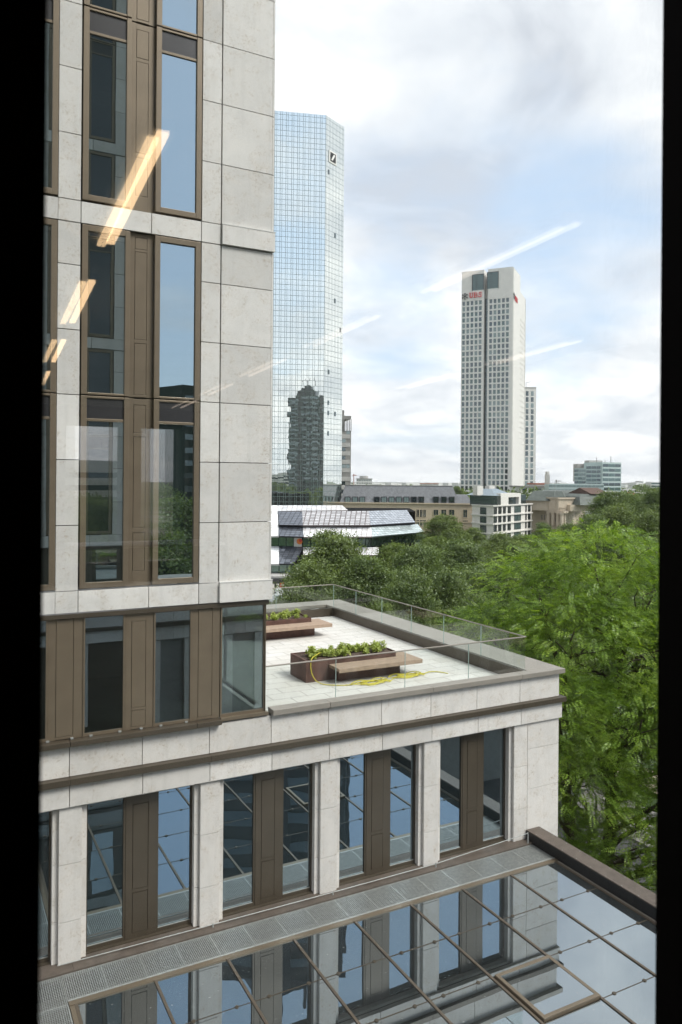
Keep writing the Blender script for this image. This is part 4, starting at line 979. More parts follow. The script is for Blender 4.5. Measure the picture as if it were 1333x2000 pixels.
vd = Vector((x, y, 0)).normalized(); m = MB(); m.tube([Vector((x, y, GZ+2.8)) - vd*.10, Vector((x, y, GZ+2.8)) - vd*.06], .42, 20); sg = m.build('sign_disc', RED, T)
m = MB(); sd2 = Vector((-vd.y, vd.x, 0)); c0 = Vector((x, y, GZ+2.8)) - vd*.125; m.quad(tuple(c0 - sd2*.28 - Vector((0, 0, .07))), tuple(c0 + sd2*.28 - Vector((0, 0, .07))), tuple(c0 + sd2*.28 + Vector((0, 0, .07))), tuple(c0 - sd2*.28 + Vector((0, 0, .07)))); m.build('white_bar', WHITE, sg)
for i, (px, py) in enumerate(((538, 1160), (547, 1156), (554, 1152))):
    d = px_dir(px, py); kk = GZ/d.z; m = MB(); m.tube([(d.x*kk, d.y*kk, GZ), (d.x*kk, d.y*kk, GZ+2.1)], .16, 8)
    m.tube([(d.x*kk, d.y*kk, GZ+2.1), (d.x*kk, d.y*kk, GZ+2.2)], [.16, .05], 8)
    tag(m.build('bollard', BLACK), 'tall dark post standing on the pale square past the tower corner', 'post', 'dark posts on the square')

# ================================================================== far buildings
class Wall:
    def __init__(s, A, B): s.A = Vector(A); s.B = Vector(B); s.L = (s.B-s.A).length; s.d = (s.B-s.A).normalized(); s.n = Vector((s.d.y, -s.d.x))
    def hit(s, px, py):
        r = px_dir(px, py); c = r.x*s.d.y - r.y*s.d.x; t = (s.A.x*s.d.y - s.A.y*s.d.x)/c; return r*t
    def sz(s, px, py): p = s.hit(px, py); return (Vector((p.x, p.y)) - s.A).dot(s.d), p.z
    def at(s, u, off=0.): return s.A + s.d*u + s.n*off
    def box(s, m, u0, u1, z0, z1, o0, o1):
        a, b = s.at(u0, o0), s.at(u1, o0); c, e = s.at(u1, o1), s.at(u0, o1); m.prism([tuple(a), tuple(b), tuple(c), tuple(e)], z0, z1)
COUNT = {}
def win(par, w, u0, u1, z0, z1, pm, fm=None, proud=.05, fw=.12, store=None):
    k = par.name; COUNT[k] = COUNT.get(k, 0) + 1
    if COUNT[k] > 98:
        r = REST.setdefault((k, pm.name), [par, pm, MB()]); w.box(r[2], u0, u1, z0, z1, -.1, proud); return
    if fm:
        m = MB(); w.box(m, u0-fw, u0, z0-fw, z1+fw, -.1, proud+.10); w.box(m, u1, u1+fw, z0-fw, z1+fw, -.1, proud+.10); w.box(m, u0, u1, z0-fw, z0, -.1, proud+.10); w.box(m, u0, u1, z1, z1+fw, -.1, proud+.10)
        w.box(m, (u0+u1)/2-.04, (u0+u1)/2+.04, z0, z1, -.1, proud+.06)
        f = m.build('window', fm, par); m = MB(); w.box(m, u0, u1, z0, z1, -.1, proud); m.build('pane', pm, f)
    else: m = MB(); w.box(m, u0, u1, z0, z1, -.1, proud); m.build('window', pm, par)
REST = {}
def wpx(par, w, x0, x1, y0, y1, pm, fm=None, **kw):
    u0, z1 = w.sz(x0, y0); u1, _ = w.sz(x1, y0); _, z0 = w.sz(x0, y1); win(par, w, u0, u1, z0, z1, pm, fm, **kw)
def slab(p, th, name, mat, par, uvscale=1.):
    """p: bottom-left, bottom-right, top-right, top-left (seen from outside); UV in metres"""
    p = [Vector(q) for q in p]; n = (p[1]-p[0]).cross(p[3]-p[0]).normalized(); b = [q - n*th for q in p]
    ud = (p[1]-p[0]).normalized(); vd = n.cross(ud)
    m = MB(); m.v = [tuple(q) for q in p + b]; m.f = [(0, 1, 2, 3), (7, 6, 5, 4), (4, 5, 1, 0), (5, 6, 2, 1), (6, 7, 3, 2), (7, 4, 0, 3)]
    m.uv = [((Vector(m.v[i])-p[0]).dot(ud), (Vector(m.v[i])-p[0]).dot(vd)) for f in m.f for i in f]
    return m.build(name, mat, par)
def back(A, B, depth): w = Wall(A, B); return [tuple(A), tuple(B), tuple(w.B - w.n*depth), tuple(w.A - w.n*depth)]

# ---- mirror glass tower
DT = empty('glass_tower', (*PL(600, 285), GZ), 'tall faceted mirror-glass skyscraper directly right of the stone tower, white-edged square emblem near its top', 'skyscraper')
def camxy(l, d_): return (l*math.cos(YAW) + d_*math.sin(YAW), -l*math.sin(YAW) + d_*math.cos(YAW))
oct_ = [camxy(-48, 277.6), camxy(-6.56, 285), camxy(.22, 294.6), camxy(-4, 318), camxy(-46, 312)]
zt = P(632, 225, 285).z
core = MB(); core.prism([camxy(-47.6, 278.3), camxy(-6.8, 285.6), camxy(-.3, 294.7), camxy(-4.3, 317.4), camxy(-45.7, 311.4)], GZ, zt-.6); core.build('core', BLACK, DT)
for i in range(5):
    a, b = oct_[i], oct_[(i+1) % 5]; slab([(*a, GZ), (*b, GZ), (*b, zt), (*a, zt)], .3, 'glass_facade', DBW, DT)
w = Wall(oct_[1], oct_[2])
def emblem(par, w, x0, x1, y0, y1):
    u0, z1 = w.sz(x0, y0); u1, _ = w.sz(x1, y0); _, z0 = w.sz(x0, y1); s = u1-u0; s = (s + (z1-z0))/2; c = (u0+u1)/2; zc_ = (z0+z1)/2
    u0, u1, z0, z1 = c-(u1-u0)/2, c+(u1-u0)/2, zc_-s/2, zc_+s/2
    fr = (u1-u0)*.17; m = MB(); w.box(m, u0-fr, u1+fr, z0-fr, z1+fr, 0., .25); e = m.build('emblem', WHITE, par)
    m = MB(); w.box(m, u0, u1, z0, z1, .26, .34); m.build('emblem_field', BLACK, e)
    m = MB(); q = lambda a, b: (*w.at(u0 + (u1-u0)*a, .40), z0 + (z1-z0)*b)
    m.quad(q(.14, .16), q(.40, .12), q(.86, .84), q(.60, .88)); m.build('emblem_slash', WHITE, e)
emblem(DT, w, 644.6, 655.2, 297, 314)
for (x, y) in ((641.6, 331), (641.5, 722), (641, 782), (641, 802), (654, 804), (640.6, 842), (654, 455), (653.6, 583), (664.5, 640)):   # opened vent flaps
    u, z = w.sz(x, y); m = MB(); a, b = w.at(u, .0), w.at(u+.8, .0); c, e = w.at(u+.8, .05), w.at(u, .22)
    m.prism([tuple(a), tuple(b), tuple(c), tuple(e)], z-1.7, z); m.build('open_vent', DGLASS, DT)

# ---- the tower it mirrors, behind the viewer
MT = empty('mirrored_tower', (*camxy(93, -62), GZ), 'dark ribbed tower behind the viewer, seen mirrored in the big glass tower', 'skyscraper')
A, B = camxy(108, -80), camxy(82, -56); Wm = Wall(B, A)
m = MB(); bx = [camxy(84, -70), camxy(104, -83), camxy(117, -62), camxy(97, -49)]; m.prism(bx, GZ, 70); m.build('body', plain('dark_tower_wall', (.016, .022, .024), rough=.5), MT)
cx_, cy_ = camxy(100, -66)
m = MB(); m.box(cx_-7, cx_+7, cy_-7, cy_+7, 70, 76); m.box(cx_-3, cx_+3, cy_-3, cy_+3, 76, 79)
for dx in (-4, 0, 5): m.box(cx_+dx, cx_+dx+.5, cy_, cy_+.5, 76, 85)
m.build('roof_plant', SPAN, MT)
for (a, b) in ((bx[2], bx[3]), (bx[1], bx[2]), (bx[3], bx[0]), (bx[0], bx[1])):
    w2 = Wall(a, b); 
    if w2.n.dot(Vector(a) - Vector((cx_, cy_))) < 0: w2 = Wall(b, a)
    m = MB()
    for i in range(1, 22): w2.box(m, .6, w2.L-.6, GZ + i*4.1, GZ + i*4.1 + 1.7, 0, .12)
    m.build('window_band', DGLASS, MT)
    m = MB(); w2.box(m, w2.L*.40, w2.L*.58, GZ, 71.5, 0, .6); m.build('lift_shaft', SPAN, MT)
LB = [((60, -180), (86, -190), 16, 26, DGLASS2, 'dark glass office block behind the viewer, mirrored low in the tower window'), ((-10, -210), (50, -230), 14, 5, CONCW, 'long pale hall behind the viewer, mirrored in the tower window'), ((95, -30), (150, -60), 18, 2, CONC, 'pale block behind the viewer, mirrored at the foot of the glass tower'), ((150, -80), (230, -60), 20, 6, CONCG, 'grey block behind the viewer, mirrored at the foot of the glass tower')]
for a, b, dp, top, mt, lab in LB:
    T = empty('city_block', (*a, GZ), lab, 'building'); w2 = Wall(b, a); m = MB(); m.prism(back(b, a, dp), GZ, top); m.build('wall', mt if mt is not DGLASS2 else PAV_T, T)
    for z in np.arange(GZ+2, top-1.5, 3.6):
        m = MB(); w2.box(m, 1, w2.L-1, z, z+1.5, 0, .1); m.build('window_band', DGLASS, T)

# ---- grey tower behind the mirror tower
A, B = PL(640, 352), PL(685.5, 354)
GT = empty('grey_tower', (*A, GZ), 'grey concrete tower with banded windows peeping out behind the mirror-glass skyscraper', 'building'); w = Wall(A, B)
ztop = w.sz(680, 812)[1]; m = MB(); m.prism(back(A, B, 22), GZ, ztop-7); m.build('wall', CONCG, GT)
m = MB(); u1 = w.sz(673, 800)[0]; w.box(m, 0, u1, ztop-7, w.sz(670, 801)[1], -15, 0); w.box(m, u1, w.L, ztop-1.5, ztop, -15, 0)
for k in range(9): u = u1 - 3 + k*(w.L-u1+3)/8.2; w.box(m, u, u+.25, ztop-7, ztop-1.5, -.5, .3)
m.build('roof_frame', CONCG, GT)
for k in range(24):
    z = ztop - 10.5 - k*3.9
    if z < GZ + 2: break
    m = MB(); w.box(m, w.L-10.5, w.L-.4, z, z+1.9, 0, .15); m.build('parapet_band', CONC, GT)
    rr = random.Random(k)
    for q in range(5):
        if rr.random() < .55: win(GT, w, w.L-10.2 + q*2.0, w.L-8.6 + q*2.0, z+2.05, z+3.6, rr.choice((DGLASS, DGLASS3)))

# ---- white tower with red letters
A, B = PL(899.6, 554), PL(999.4, 539); Cn = PL(1024.2, 596)
UT = empty('white_tower', (*A, GZ), 'slender white stone office skyscraper with red letters UBS under its split top', 'skyscraper')
w = Wall(A, B); w2 = Wall(B, Cn); Zt = w.sz(998, 521.5)[1]; ZtL = w.sz(901, 532)[1]
uL, uR = w.sz(945, 700)[0], w.sz(952.6, 700)[0]
D2 = w2.L
WT = stone_mat('white_tower_stone', (.70, .685, .66), amount=.0, isl=.02, scale=.2)
m = MB(); w.box(m, 0, uL, GZ, Zt, -30, 0); w.box(m, uR, w.L, GZ, Zt, -26.5, 0); w.box(m, 2, w.L-2, GZ, Zt-12, -30, -5)
m.build('wall', WT, UT)
m = MB(); w2.box(m, 29, D2, GZ, Zt-9, -22, -.2); w2.box(m, 26.5, 29, GZ, Zt-12, -20, -2.5); m.build('rear_wall', WT, UT)
m = MB(); w.box(m, uL-.02, uR+.02, GZ, Zt-20, -5.2, -3.4); w.box(m, uL-.5, uR+.5, Zt-52, Zt-20, -8, -4.5); m.build('glazed_slot', DGLASS, UT)
m = MB()
for z in np.arange(GZ, Zt-21, 4.05): w.box(m, uL, uR, z, z+.35, -3.4, -3.2)
m.build('slot_floors', CONCG, UT)
cols = [905.7, 913.8, 921.9, 930.0, 938.1, 958.6, 966.7, 974.8, 983.0, 991.2]
us = [w.sz(c, 700)[0] for c in cols]; hw = 1.02
zr = w.sz(950, 585.6)[1]; rows_ = []
z = zr
while z > GZ + 4: rows_.append(z); z -= 4.02
m = MB()   # proud stone grid: piers and bands
ed = [0] + [(a+b)/2 for a, b in zip(us[:4], us[1:5])] + [uL] ; ed2 = [uR] + [(a+b)/2 for a, b in zip(us[5:9], us[6:])] + [w.L]
for grp, e in ((us[:5], (0, uL)), (us[5:], (uR, w.L))):
    xs_ = [e[0]] + [v for u in grp for v in (u-hw, u+hw)] + [e[1]]
    for a, b in zip(xs_[0::2], xs_[1::2]): w.box(m, a, b, rows_[-1]-3.4, rows_[0], .0, .50)
    for z in rows_: 
        for u in grp: w.box(m, u-hw, u+hw, z-4.02, z-2.98, .0, .47)
    w.box(m, e[0], e[1], rows_[0], Zt-.01, 0, .5)
gridm = m
rr = random.Random(3)
for ri, z in enumerate(rows_):
    for u in us:
        a = rr.random(); mt = DGLASS if a < .55 else (DGLASS2 if a < .85 else DGLASS3); win(UT, w, u-hw, u+hw, z-2.98, z, mt, proud=.06)
# big top windows: cut from the grid by framing boxes
gridm.build('facade_grid', WT, UT)
for (x0, x1, y0, y1) in ((923.8, 945.2, 538.2, 566.0), (952.8, 973.6, 533.4, 562.6)):
    u0, z1 = w.sz(x0, y0); u1, z0 = w.sz(x1, y1)
    m = MB(); w.box(m, u0, u1, z0, z1, .5, .56); f = m.build('top_window', DGLASS2, UT)
    m = MB()
    for k in range(1, 7): w.box(m, u0, u1, z0 + (z1-z0)*k/7-.12, z0 + (z1-z0)*k/7+.12, .56, .66)
    w.box(m, u0 + (u1-u0)*.35, u0 + (u1-u0)*.35+.25, z0, z1, .56, .68); w.box(m, u0-.3, u0, z0-.3, z1+.3, .5, .9); w.box(m, u1, u1+.3, z0-.3, z1+.3, .5, .9); w.box(m, u0, u1, z1, z1+.4, .5, .9)
    m.build('glazing_bars', SPAN, f)
m = MB(); w2.box(m, .0, 26.4, GZ, Zt-.5, .0, .15); 
for z in np.arange(GZ+4, Zt-26, 4.02): w2.box(m, 1.2, 25.4, z, z+.3, .15, .28); w2.box(m, 30.2, D2-1, z, z+.3, -.2, -.02)
w2.box(m, 0, 1.2, GZ, Zt-.3, .15, .5); w2.box(m, 25.4, 26.4, GZ, Zt-1, .15, .5); w2.box(m, 29, 30.2, GZ, Zt-9.4, -.2, .2); w2.box(m, D2-1, D2, GZ, Zt-9.5, -.2, .2)
m.build('side_panels', WT, UT)
# letters, drawn as slabs on the wall
def strokes(m, w, u, z, s, segs, o0=.55, o1=.85):
    for pts in segs: P_ = [(w.at(u + a*s, 0), z + b*s) for a, b in pts]; n = len(m.v); k = len(P_)
    for pts in segs:
        n = len(m.v); k = len(pts); f = [(*(w.at(u + a*s, o1)), z + b*s) for a, b in pts]; bk = [(*(w.at(u + a*s, o0)), z + b*s) for a, b in pts]
        m.v += f + bk; m.f.append(tuple(range(n, n+k))); m.f.append(tuple(range(n+2*k-1, n+k-1, -1)))
        for i in range(k): j = (i+1) % k; m.f.append((n+k+i, n+k+j, n+j, n+i))
def arc(cx, cz, r0, r1, a0, a1, n=10, sx=1.):
    o = []; 
    for i in range(n):
        t0 = R(a0 + (a1-a0)*i/n); t1 = R(a0 + (a1-a0)*(i+1)/n)
        o.append([(cx+sx*r0*math.cos(t0), cz+r0*math.sin(t0)), (cx+sx*r1*math.cos(t0), cz+r1*math.sin(t0)), (cx+sx*r1*math.cos(t1), cz+r1*math.sin(t1)), (cx+sx*r0*math.cos(t1), cz+r0*math.sin(t1))])
    return o
rc = lambda a, b, c, d_: [(a, b), (c, b), (c, d_), (a, d_)]
U_ = [rc(.10, .30, .28, 1.0), rc(.62, .30, .72, 1.0), rc(0, .93, .38, 1.0), rc(.52, .93, .82, 1.0)] + arc(.41, .32, .14, .32, 180, 360)
B_ = [rc(.10, 0, .28, 1.0), rc(0, 0, .45, .07), rc(0, .93, .45, 1.0), rc(.28, .48, .45, .55)] + arc(.44, .75, .18, .25, -90, 90) + arc(.46, .27, .20, .27, -90, 90) + [rc(.56, .62, .68, .88), rc(.58, .12, .72, .42)]
S_ = arc(.38, .73, .17, .28, 20, 270) + arc(.36, .27, .17, .30, -160, 90) + [rc(.56, .68, .64, 1.0), rc(.06, 0, .14, .32)]
def sign(par, w, x0, x1, y0, y1, kx0, kx1, ky0, ky1):
    u0, zt_ = w.sz(x0, y0); u1, _ = w.sz(x1, y0); _, zb_ = w.sz(x0, y1); s = zt_-zb_; k = (u1-u0)/(2.52*s)
    for i, (nm, L_) in enumerate((('letter_u', U_), ('letter_b', B_), ('letter_s', S_))):
        m = MB(); sc = [[(a*k*(1.0) + i*.88*k, b) for a, b in pts] for pts in L_]; strokes(m, w, u0, zb_, s, sc, .52, .95); m.build('letter', RED, par)
    u0, zt_ = w.sz(kx0, ky0); u1, _ = w.sz(kx1, ky0); _, zb_ = w.sz(kx0, ky1); s = zt_-zb_; k = (u1-u0)/s
    seg = []
    for a in (90, 35, 145):
        c_, s_ = math.cos(R(a)), math.sin(R(a)); th = .035
        ln = lambda t0, t1, w0: [(.5 + c_*t0 - s_*w0, .5 + s_*t0 + c_*w0), (.5 + c_*t0 + s_*w0, .5 + s_*t0 - c_*w0), (.5 + c_*t1 + s_*w0, .5 + s_*t1 - c_*w0), (.5 + c_*t1 - s_*w0, .5 + s_*t1 + c_*w0)]
        seg.append(ln(-.36, .48, th)); seg.append(ln(.30, .48, .11))
        for q in arc(.5 - c_*.42, .5 - s_*.42, .05, .11, 0, 360, 8): seg.append(q)
    seg = [[((a)*k, b) for a, b in pts] for pts in seg]
    m = MB(); strokes(m, w, u0, zb_, s, seg, .52, .9); m.build('key_emblem', SPAN, par)
sign(UT, w, 917.2, 942.6, 572.6, 582.6, 902.4, 915.6, 573.5, 586)
sign(UT, w2, 1004.6, 1009.4, 577, 587, 1001.8, 1004.2, 570, 583)
# slimmer tower behind
A, B = PL(1015, 640), PL(1046.4, 640); w = Wall(A, B); zt2 = w.sz(1040, 757.5)[1]
ST2 = empty('slim_tower', (*A, GZ), 'slimmer white slab tower with two window strips right behind the lettered tower', 'building')
m = MB(); m.prism(back(A, B, 20), GZ, zt2); m.build('wall', WT, ST2)
z = w.sz(1030, 764)[1]; k = 0
while z > GZ+8:
    for x in (1027.2, 1037.2): u = w.sz(x, 800)[0]; win(ST2, w, u, u+2.3, z-3.9, z, random.choice((DGLASS, DGLASS3)))
    z -= 5.0; k += 1
m = MB(); w.box(m, 0, w.L, zt2, zt2+.6, -19, .3); m.build('roof_edge', CONC, ST2)
m = MB(); a = P(1028, 757, 640); m.tube([tuple(a), (a.x, a.y, a.z+4)], .15, 6); m.tube([(a.x, a.y, a.z+4), (a.x+4, a.y-1, a.z+5)], .15, 6); m.build('roof_crane', SPAN, ST2)

# ---- long sandstone building with slate mansard roof
A, B = PL(640, 292), PL(925, 286)
SB = empty('sandstone_building', (*A, GZ), 'long sandstone office building under a grey slate mansard roof with square dormers', 'building'); w = Wall(A, B)
ze = w.sz(800, 983.8)[1]; m = MB(); m.prism(back(A, B, 16), GZ, ze); m.build('wall', SAND, SB)
m = MB(); w.box(m, 0, w.L, ze-.1, ze+.35, -1, .6); w.box(m, 0, w.L, ze-6.9, ze-6.6, -.1, .25); m.build('cornice', SAND, SB)
ua, ub_, uc, ud_ = w.sz(664.5, 983)[0], w.sz(673.5, 950)[0], w.sz(884.6, 952)[0], w.sz(893, 966)[0]
zr_ = w.sz(780, 950.5)[1] + .35; zs_ = w.sz(900, 967)[1]
m = MB(); q = lambda u, o, z: (*w.at(u, o), z)
m.hexa([q(ua, .1, ze+.36), q(ud_+1, .1, ze+.36), q(ud_+1, -14, ze+.36), q(ua, -14, ze+.36)], [q(ub_, -2.2, zr_), q(uc, -2.2, zr_), q(uc, -12, zr_), q(ub_, -12, zr_)])
m.hexa([q(ud_+1.01, .1, ze+.36), q(w.L, .1, ze+.36), q(w.L, -14, ze+.36), q(ud_+1.01, -14, ze+.36)], [q(ud_-1, -1.2, zs_), q(w.sz(913, 967)[0], -1.2, zs_), q(w.sz(913, 967)[0], -12, zs_), q(ud_-1, -12, zs_)])
rf = m.build('roof', SLATE, SB)
m = MB(); w.box(m, ub_, uc, zr_, zr_+.12, -12.2, -2.0); m.build('ridge', CONCG, rf)
wd_ = Wall(tuple(w.at(0, .15)), tuple(w.at(w.L, .15)))
for i, x in enumerate([95, 167, 237, 376, 447, 520, 590, 662, 735, 806, 948, 1024, 1100]):
    px = 660 + x/4.937; pale_pane = i in (0, 1, 2, 4, 5, 6, 7)  # flag picks the paler glass for these dormers
    u0, z1 = wd_.sz(px-4.2, 971.4); u1, z0 = wd_.sz(px+4.2, 981)
    m = MB(); wd_.box(m, u0-.25, u1+.25, z0-.2, z1+.3, -1.6, .0); d_ = m.build('dormer', SPAN, SB)
    m = MB(); um = (u0+u1)/2; wd_.box(m, u0, um-.06, z0, z1, .0, .06); wd_.box(m, um+.06, u1, z0, z1, .0, .06); m.build('pane', DGLASS3 if pale_pane else DGLASS, d_)
for x0, x1, y0, y1 in [(625, 658, 372, 430), (672, 705, 372, 430), (760, 785, 372, 443), (794, 818, 372, 443), (826, 850, 372, 443), (925, 970, 372, 425), (1000, 1047, 372, 425), (1075, 1125, 372, 425), (1212, 1248, 372, 447), (760, 785, 472, 528), (794, 818, 472, 528), (826, 850, 472, 528), (1205, 1217, 475, 490), (1223, 1235, 475, 490), (1241, 1253, 475, 490)]:
    wpx(SB, w, 660+x0/4.937, 660+x1/4.937, 920+y0/4.937, 920+y1/4.937, DGLASS, SAND, fw=.18)

# ---- white stone office
c3 = lambda x, y: (900 + x/5.127, 920 + y/5.127)
A, Mi, B = PL(923.2, 268), PL(965, 259), PL(1039, 286)
WO = empty('white_stone_office', (*Mi, GZ), 'white limestone office block with dark square windows and a glazed set-back top floor', 'building')
wa, wb = Wall(A, Mi), Wall(Mi, B); zt3 = wa.sz(940, 987)[1]
bk = [A, Mi, B, tuple(Vector(B) - wb.n*14), tuple(Vector(A) - wa.n*18)]
m = MB(); m.prism([tuple(p) for p in bk], GZ, zt3); m.build('wall', LIME, WO)
m = MB()
for yl, th in ((340, .35), (437, .3), (522, .3), (618, .3)):
    z = wa.sz(*c3(230, yl))[1]; wa.box(m, -.1, wa.L+.25, z-th, z+.08, -.2, .45); wb.box(m, 0.0, wb.L+.3, z-th, z+.08, -.2, .45)
m.build('string_courses', LIME, WO)
for y0, y1 in ((365, 430), (455, 518), (543, 608), (630, 690)): wpx(WO, wa, c3(200, 0)[0], c3(257, 0)[0], c3(0, y0)[1], c3(0, y1)[1], DGLASS, SPAN, fw=.1)
zz = []
for y0, y1 in ((365, 430), (455, 518), (543, 608), (632, 690)): zz.append((wa.sz(*c3(330, y0))[1], wa.sz(*c3(330, y1))[1]))
for z1, z0 in zz:
    for x0, x1 in ((333, 360), (378, 406), (425, 449), (472, 499), (538, 600), (649, 658), (675, 697)):
        win(WO, wb, wb.sz(c3(x0, 0)[0], 1000)[0], wb.sz(c3(x1, 0)[0], 1000)[0], z0, z1, DGLASS2 if x0 == 538 else DGLASS, SPAN, fw=.1)
zt4 = wa.sz(*c3(230, 245))[1]
m = MB(); ins = [tuple(wa.at(-3, -1.6)), tuple(Vector(Mi) - wa.n*1.8 - wb.n*.2), tuple(wb.at(wb.L-1, -1.8)), tuple(wb.at(wb.L-1, -12)), tuple(wa.at(-3, -14))]
m.prism(ins, zt3+.01, zt4); m.build('top_floor_glazing', DGLASS, WO)
u0, u1 = wb.sz(c3(395, 0)[0], 980)[0], wb.sz(c3(598, 0)[0], 980)[0]; zp1 = wb.sz(*c3(500, 222))[1]
m = MB(); wb.box(m, u0, u0+(u1-u0)*.38, zt3, zp1, -6, .2); wb.box(m, u1-(u1-u0)*.10, u1, zt3, zp1, -6, .2); wb.box(m, u0+(u1-u0)*.38, u1-(u1-u0)*.10, zp1-1.4, zp1, -6, .2); m.build('portal', LIME, WO)
m = MB(); top = wa.sz(*c3(230, 180))[1]; cen = camxy(52, 268)
base_ = [tuple(wa.at(-4, -.6)), tuple(Vector(Mi) - wa.n*.9 - wb.n*.3), tuple(wb.at(wb.L*.55, -.6)), tuple(wb.at(wb.L*.55, -13)), tuple(wa.at(-4, -14))]
tp = [tuple(Vector(p)*.30 + Vector(base_[0])*.0 + sum((Vector(b) for b in base_), Vector((0, 0)))/5*.70) for p in base_]
m.hexa([(*p, zt4) for p in base_], [(*p, top) for p in tp]); m.build('roof', plain('blue_grey_metal_roof', (.26, .32, .36), rough=.35, metal=.5), WO)
m = MB(); 
for dx in (0, 3.2): p = wb.at(2+dx*3, -7); m.box(p.x, p.x+2.5, p.y, p.y+2.5, zt4, top+1.0)
m.build('roof_plant', LIME, WO)

# ---- ornate sandstone building
A, Mi, B = PL(1032, 300), PL(1104, 276), PL(1139.5, 330)
OB = empty('ornate_sandstone_building', (*Mi, GZ), 'ornate beige sandstone building with columns, balustrade and a dark green rounded roof', 'building')
wa, wb = Wall(A, Mi), Wall(Mi, B); z0_ = wa.sz(*c3(760, 385))[1]
m = MB(); m.prism([A, Mi, B, tuple(Vector(B) - wb.n*20), tuple(Vector(A) - wa.n*26)], GZ, z0_); 
zb_ = wb.sz(*c3(1130, 292))[1]; m.prism([tuple(wb.at(wb.L*.12, -.3)), tuple(wb.at(wb.L, -.3)), tuple(wb.at(wb.L, -16)), tuple(wb.at(wb.L*.12, -16))], z0_+.01, zb_); wa.box(m, wa.L*.0, wa.L-1, z0_+.01, zb_-1.2, -18, -3)
m.build('wall', BEIGE, OB)
m = MB(); wa.box(m, -.4, wa.L+.6, z0_-.6, z0_+.1, -.3, .9); wb.box(m, 0, wb.L*.14, z0_-.6, z0_+.1, -.3, .9); wb.box(m, wb.L*.12, wb.L+.3, zb_-.4, zb_+.05, -.5, .6); wb.box(m, wb.L*.6, wb.L+.2, z0_-4.8, z0_-4.5, -.3, .6)
wa.box(m, -.2, wa.L+.3, z0_+1.15, z0_+1.35, -.2, .1)
for k in range(34): u = k*wa.L/33; wa.box(m, u-.14, u+.14, z0_+.1, z0_+1.15, -.15, .05)
m.build('balustrade', BEIGE, OB)
for i, x in enumerate((905, 950, 1000, 1035)):
    u = wa.sz(c3(x, 0)[0], 1000)[0]; p = wa.at(u, .9); m = MB(); zt_ = z0_-.6
    m.tube([(p.x, p.y, GZ+4), (p.x, p.y, zt_-1.2), (p.x, p.y, zt_)], [.75, .66, .95], 14); m.build('column', BEIGE, OB)
u0, u1 = wa.sz(c3(868, 0)[0], 980)[0], wa.sz(c3(995, 0)[0], 980)[0]; zp1 = wa.sz(*c3(930, 262))[1]
m = MB(); wa.box(m, u0, u1, z0_+.1, zp1, -6, .6); wa.box(m, u0-.4, u1+.4, zp1-.6, zp1, -6.3, 1.0); wa.box(m, u0+2, u1-2, zp1-4.8, zp1-1.6, .6, .8); m.build('attic_block', BEIGE, OB)
for x0, x1, y0, y1 in ((789, 803, 335, 355), (812, 826, 335, 355), (842, 856, 335, 355), (812, 824, 437, 485), (838, 850, 437, 485), (866, 878, 437, 485)):
    off = Wall(tuple(wa.at(0, -3)), tuple(wa.at(wa.L, -3))) if y0 < 400 else wa; wpx(OB, off, c3(x0, 0)[0], c3(x1, 0)[0], c3(0, y0)[1], c3(0, y1)[1], DGLASS, BEIGE, fw=.15)
for r_ in range(5):
    for k in range(9):
        u = wb.L*(.2 + .085*k); z = zb_ - 3.3 - r_*3.6
        if z > GZ+3: win(OB, wb, u, u+1.0, z, z+1.9, DGLASS, proud=.0 if False else .05)
m = MB(); zr1 = wa.sz(*c3(800, 222))[1]; m.hexa([(*wa.at(-2, -5), zb_-1.2), (*wa.at(wa.L+2, -5), zb_-1.2), (*wa.at(wa.L+2, -20), zb_-1.2), (*wa.at(-2, -20), zb_-1.2)], [(*wa.at(-1, -6.5), zr1-1), (*wa.at(wa.L-.5, -6.5), zr1-1), (*wa.at(wa.L-.5, -19), zr1-1), (*wa.at(-1, -19), zr1-1)])
m.hexa([(*wa.at(-1, -6.5), zr1-1), (*wa.at(wa.L-.5, -6.5), zr1-1), (*wa.at(wa.L-.5, -19), zr1-1), (*wa.at(-1, -19), zr1-1)], [(*wa.at(1, -9), zr1), (*wa.at(wa.L-3, -9), zr1), (*wa.at(wa.L-3, -17), zr1), (*wa.at(1, -17), zr1)])
m.hexa([(*wb.at(wb.L*.10, 0), zb_+.06), (*wb.at(wb.L+.2, 0), zb_+.06), (*wb.at(wb.L+.2, -15), zb_+.06), (*wb.at(wb.L*.10, -15), zb_+.06)], [(*wb.at(wb.L*.18, -2.5), zb_+3.6), (*wb.at(wb.L*.93, -2.5), zb_+3.6), (*wb.at(wb.L*.93, -13), zb_+3.6), (*wb.at(wb.L*.18, -13), zb_+3.6)])
rf = m.build('roof', COPPER, OB)
wr = Wall(tuple(wa.at(0, -5.2)), tuple(wa.at(wa.L, -5.2)))
for x in (752, 795, 838, 882, 925, 970): 
    u = wr.sz(c3(x, 0)[0], 970)[0]; p = wr.at(u, 0); m = MB(); m.tube([tuple(Vector((*wr.at(u, .7), zb_-.2))), tuple(Vector((*wr.at(u, -1.6), zb_-.2)))], .95, 12); m.build('dormer', SPAN, rf)
m = MB(); p = wa.at(wa.L*.62, -9); a = wa.sz(*c3(925, 165))[1]; gq = lambda u, o, z: (*wa.at(u, o), z)
m.v = [gq(wa.L*.35, -12, zr1), gq(wa.L*.95, -12, zr1), gq(wa.L*.65, -12, a), gq(wa.L*.35, -20, zr1), gq(wa.L*.95, -20, zr1), gq(wa.L*.65, -20, a)]; m.f = [(0, 1, 2), (5, 4, 3), (0, 2, 5, 3), (1, 4, 5, 2), (0, 3, 4, 1)]; m.build('gable', plain('brown_gable', (.10, .06, .045), rough=.8), OB)
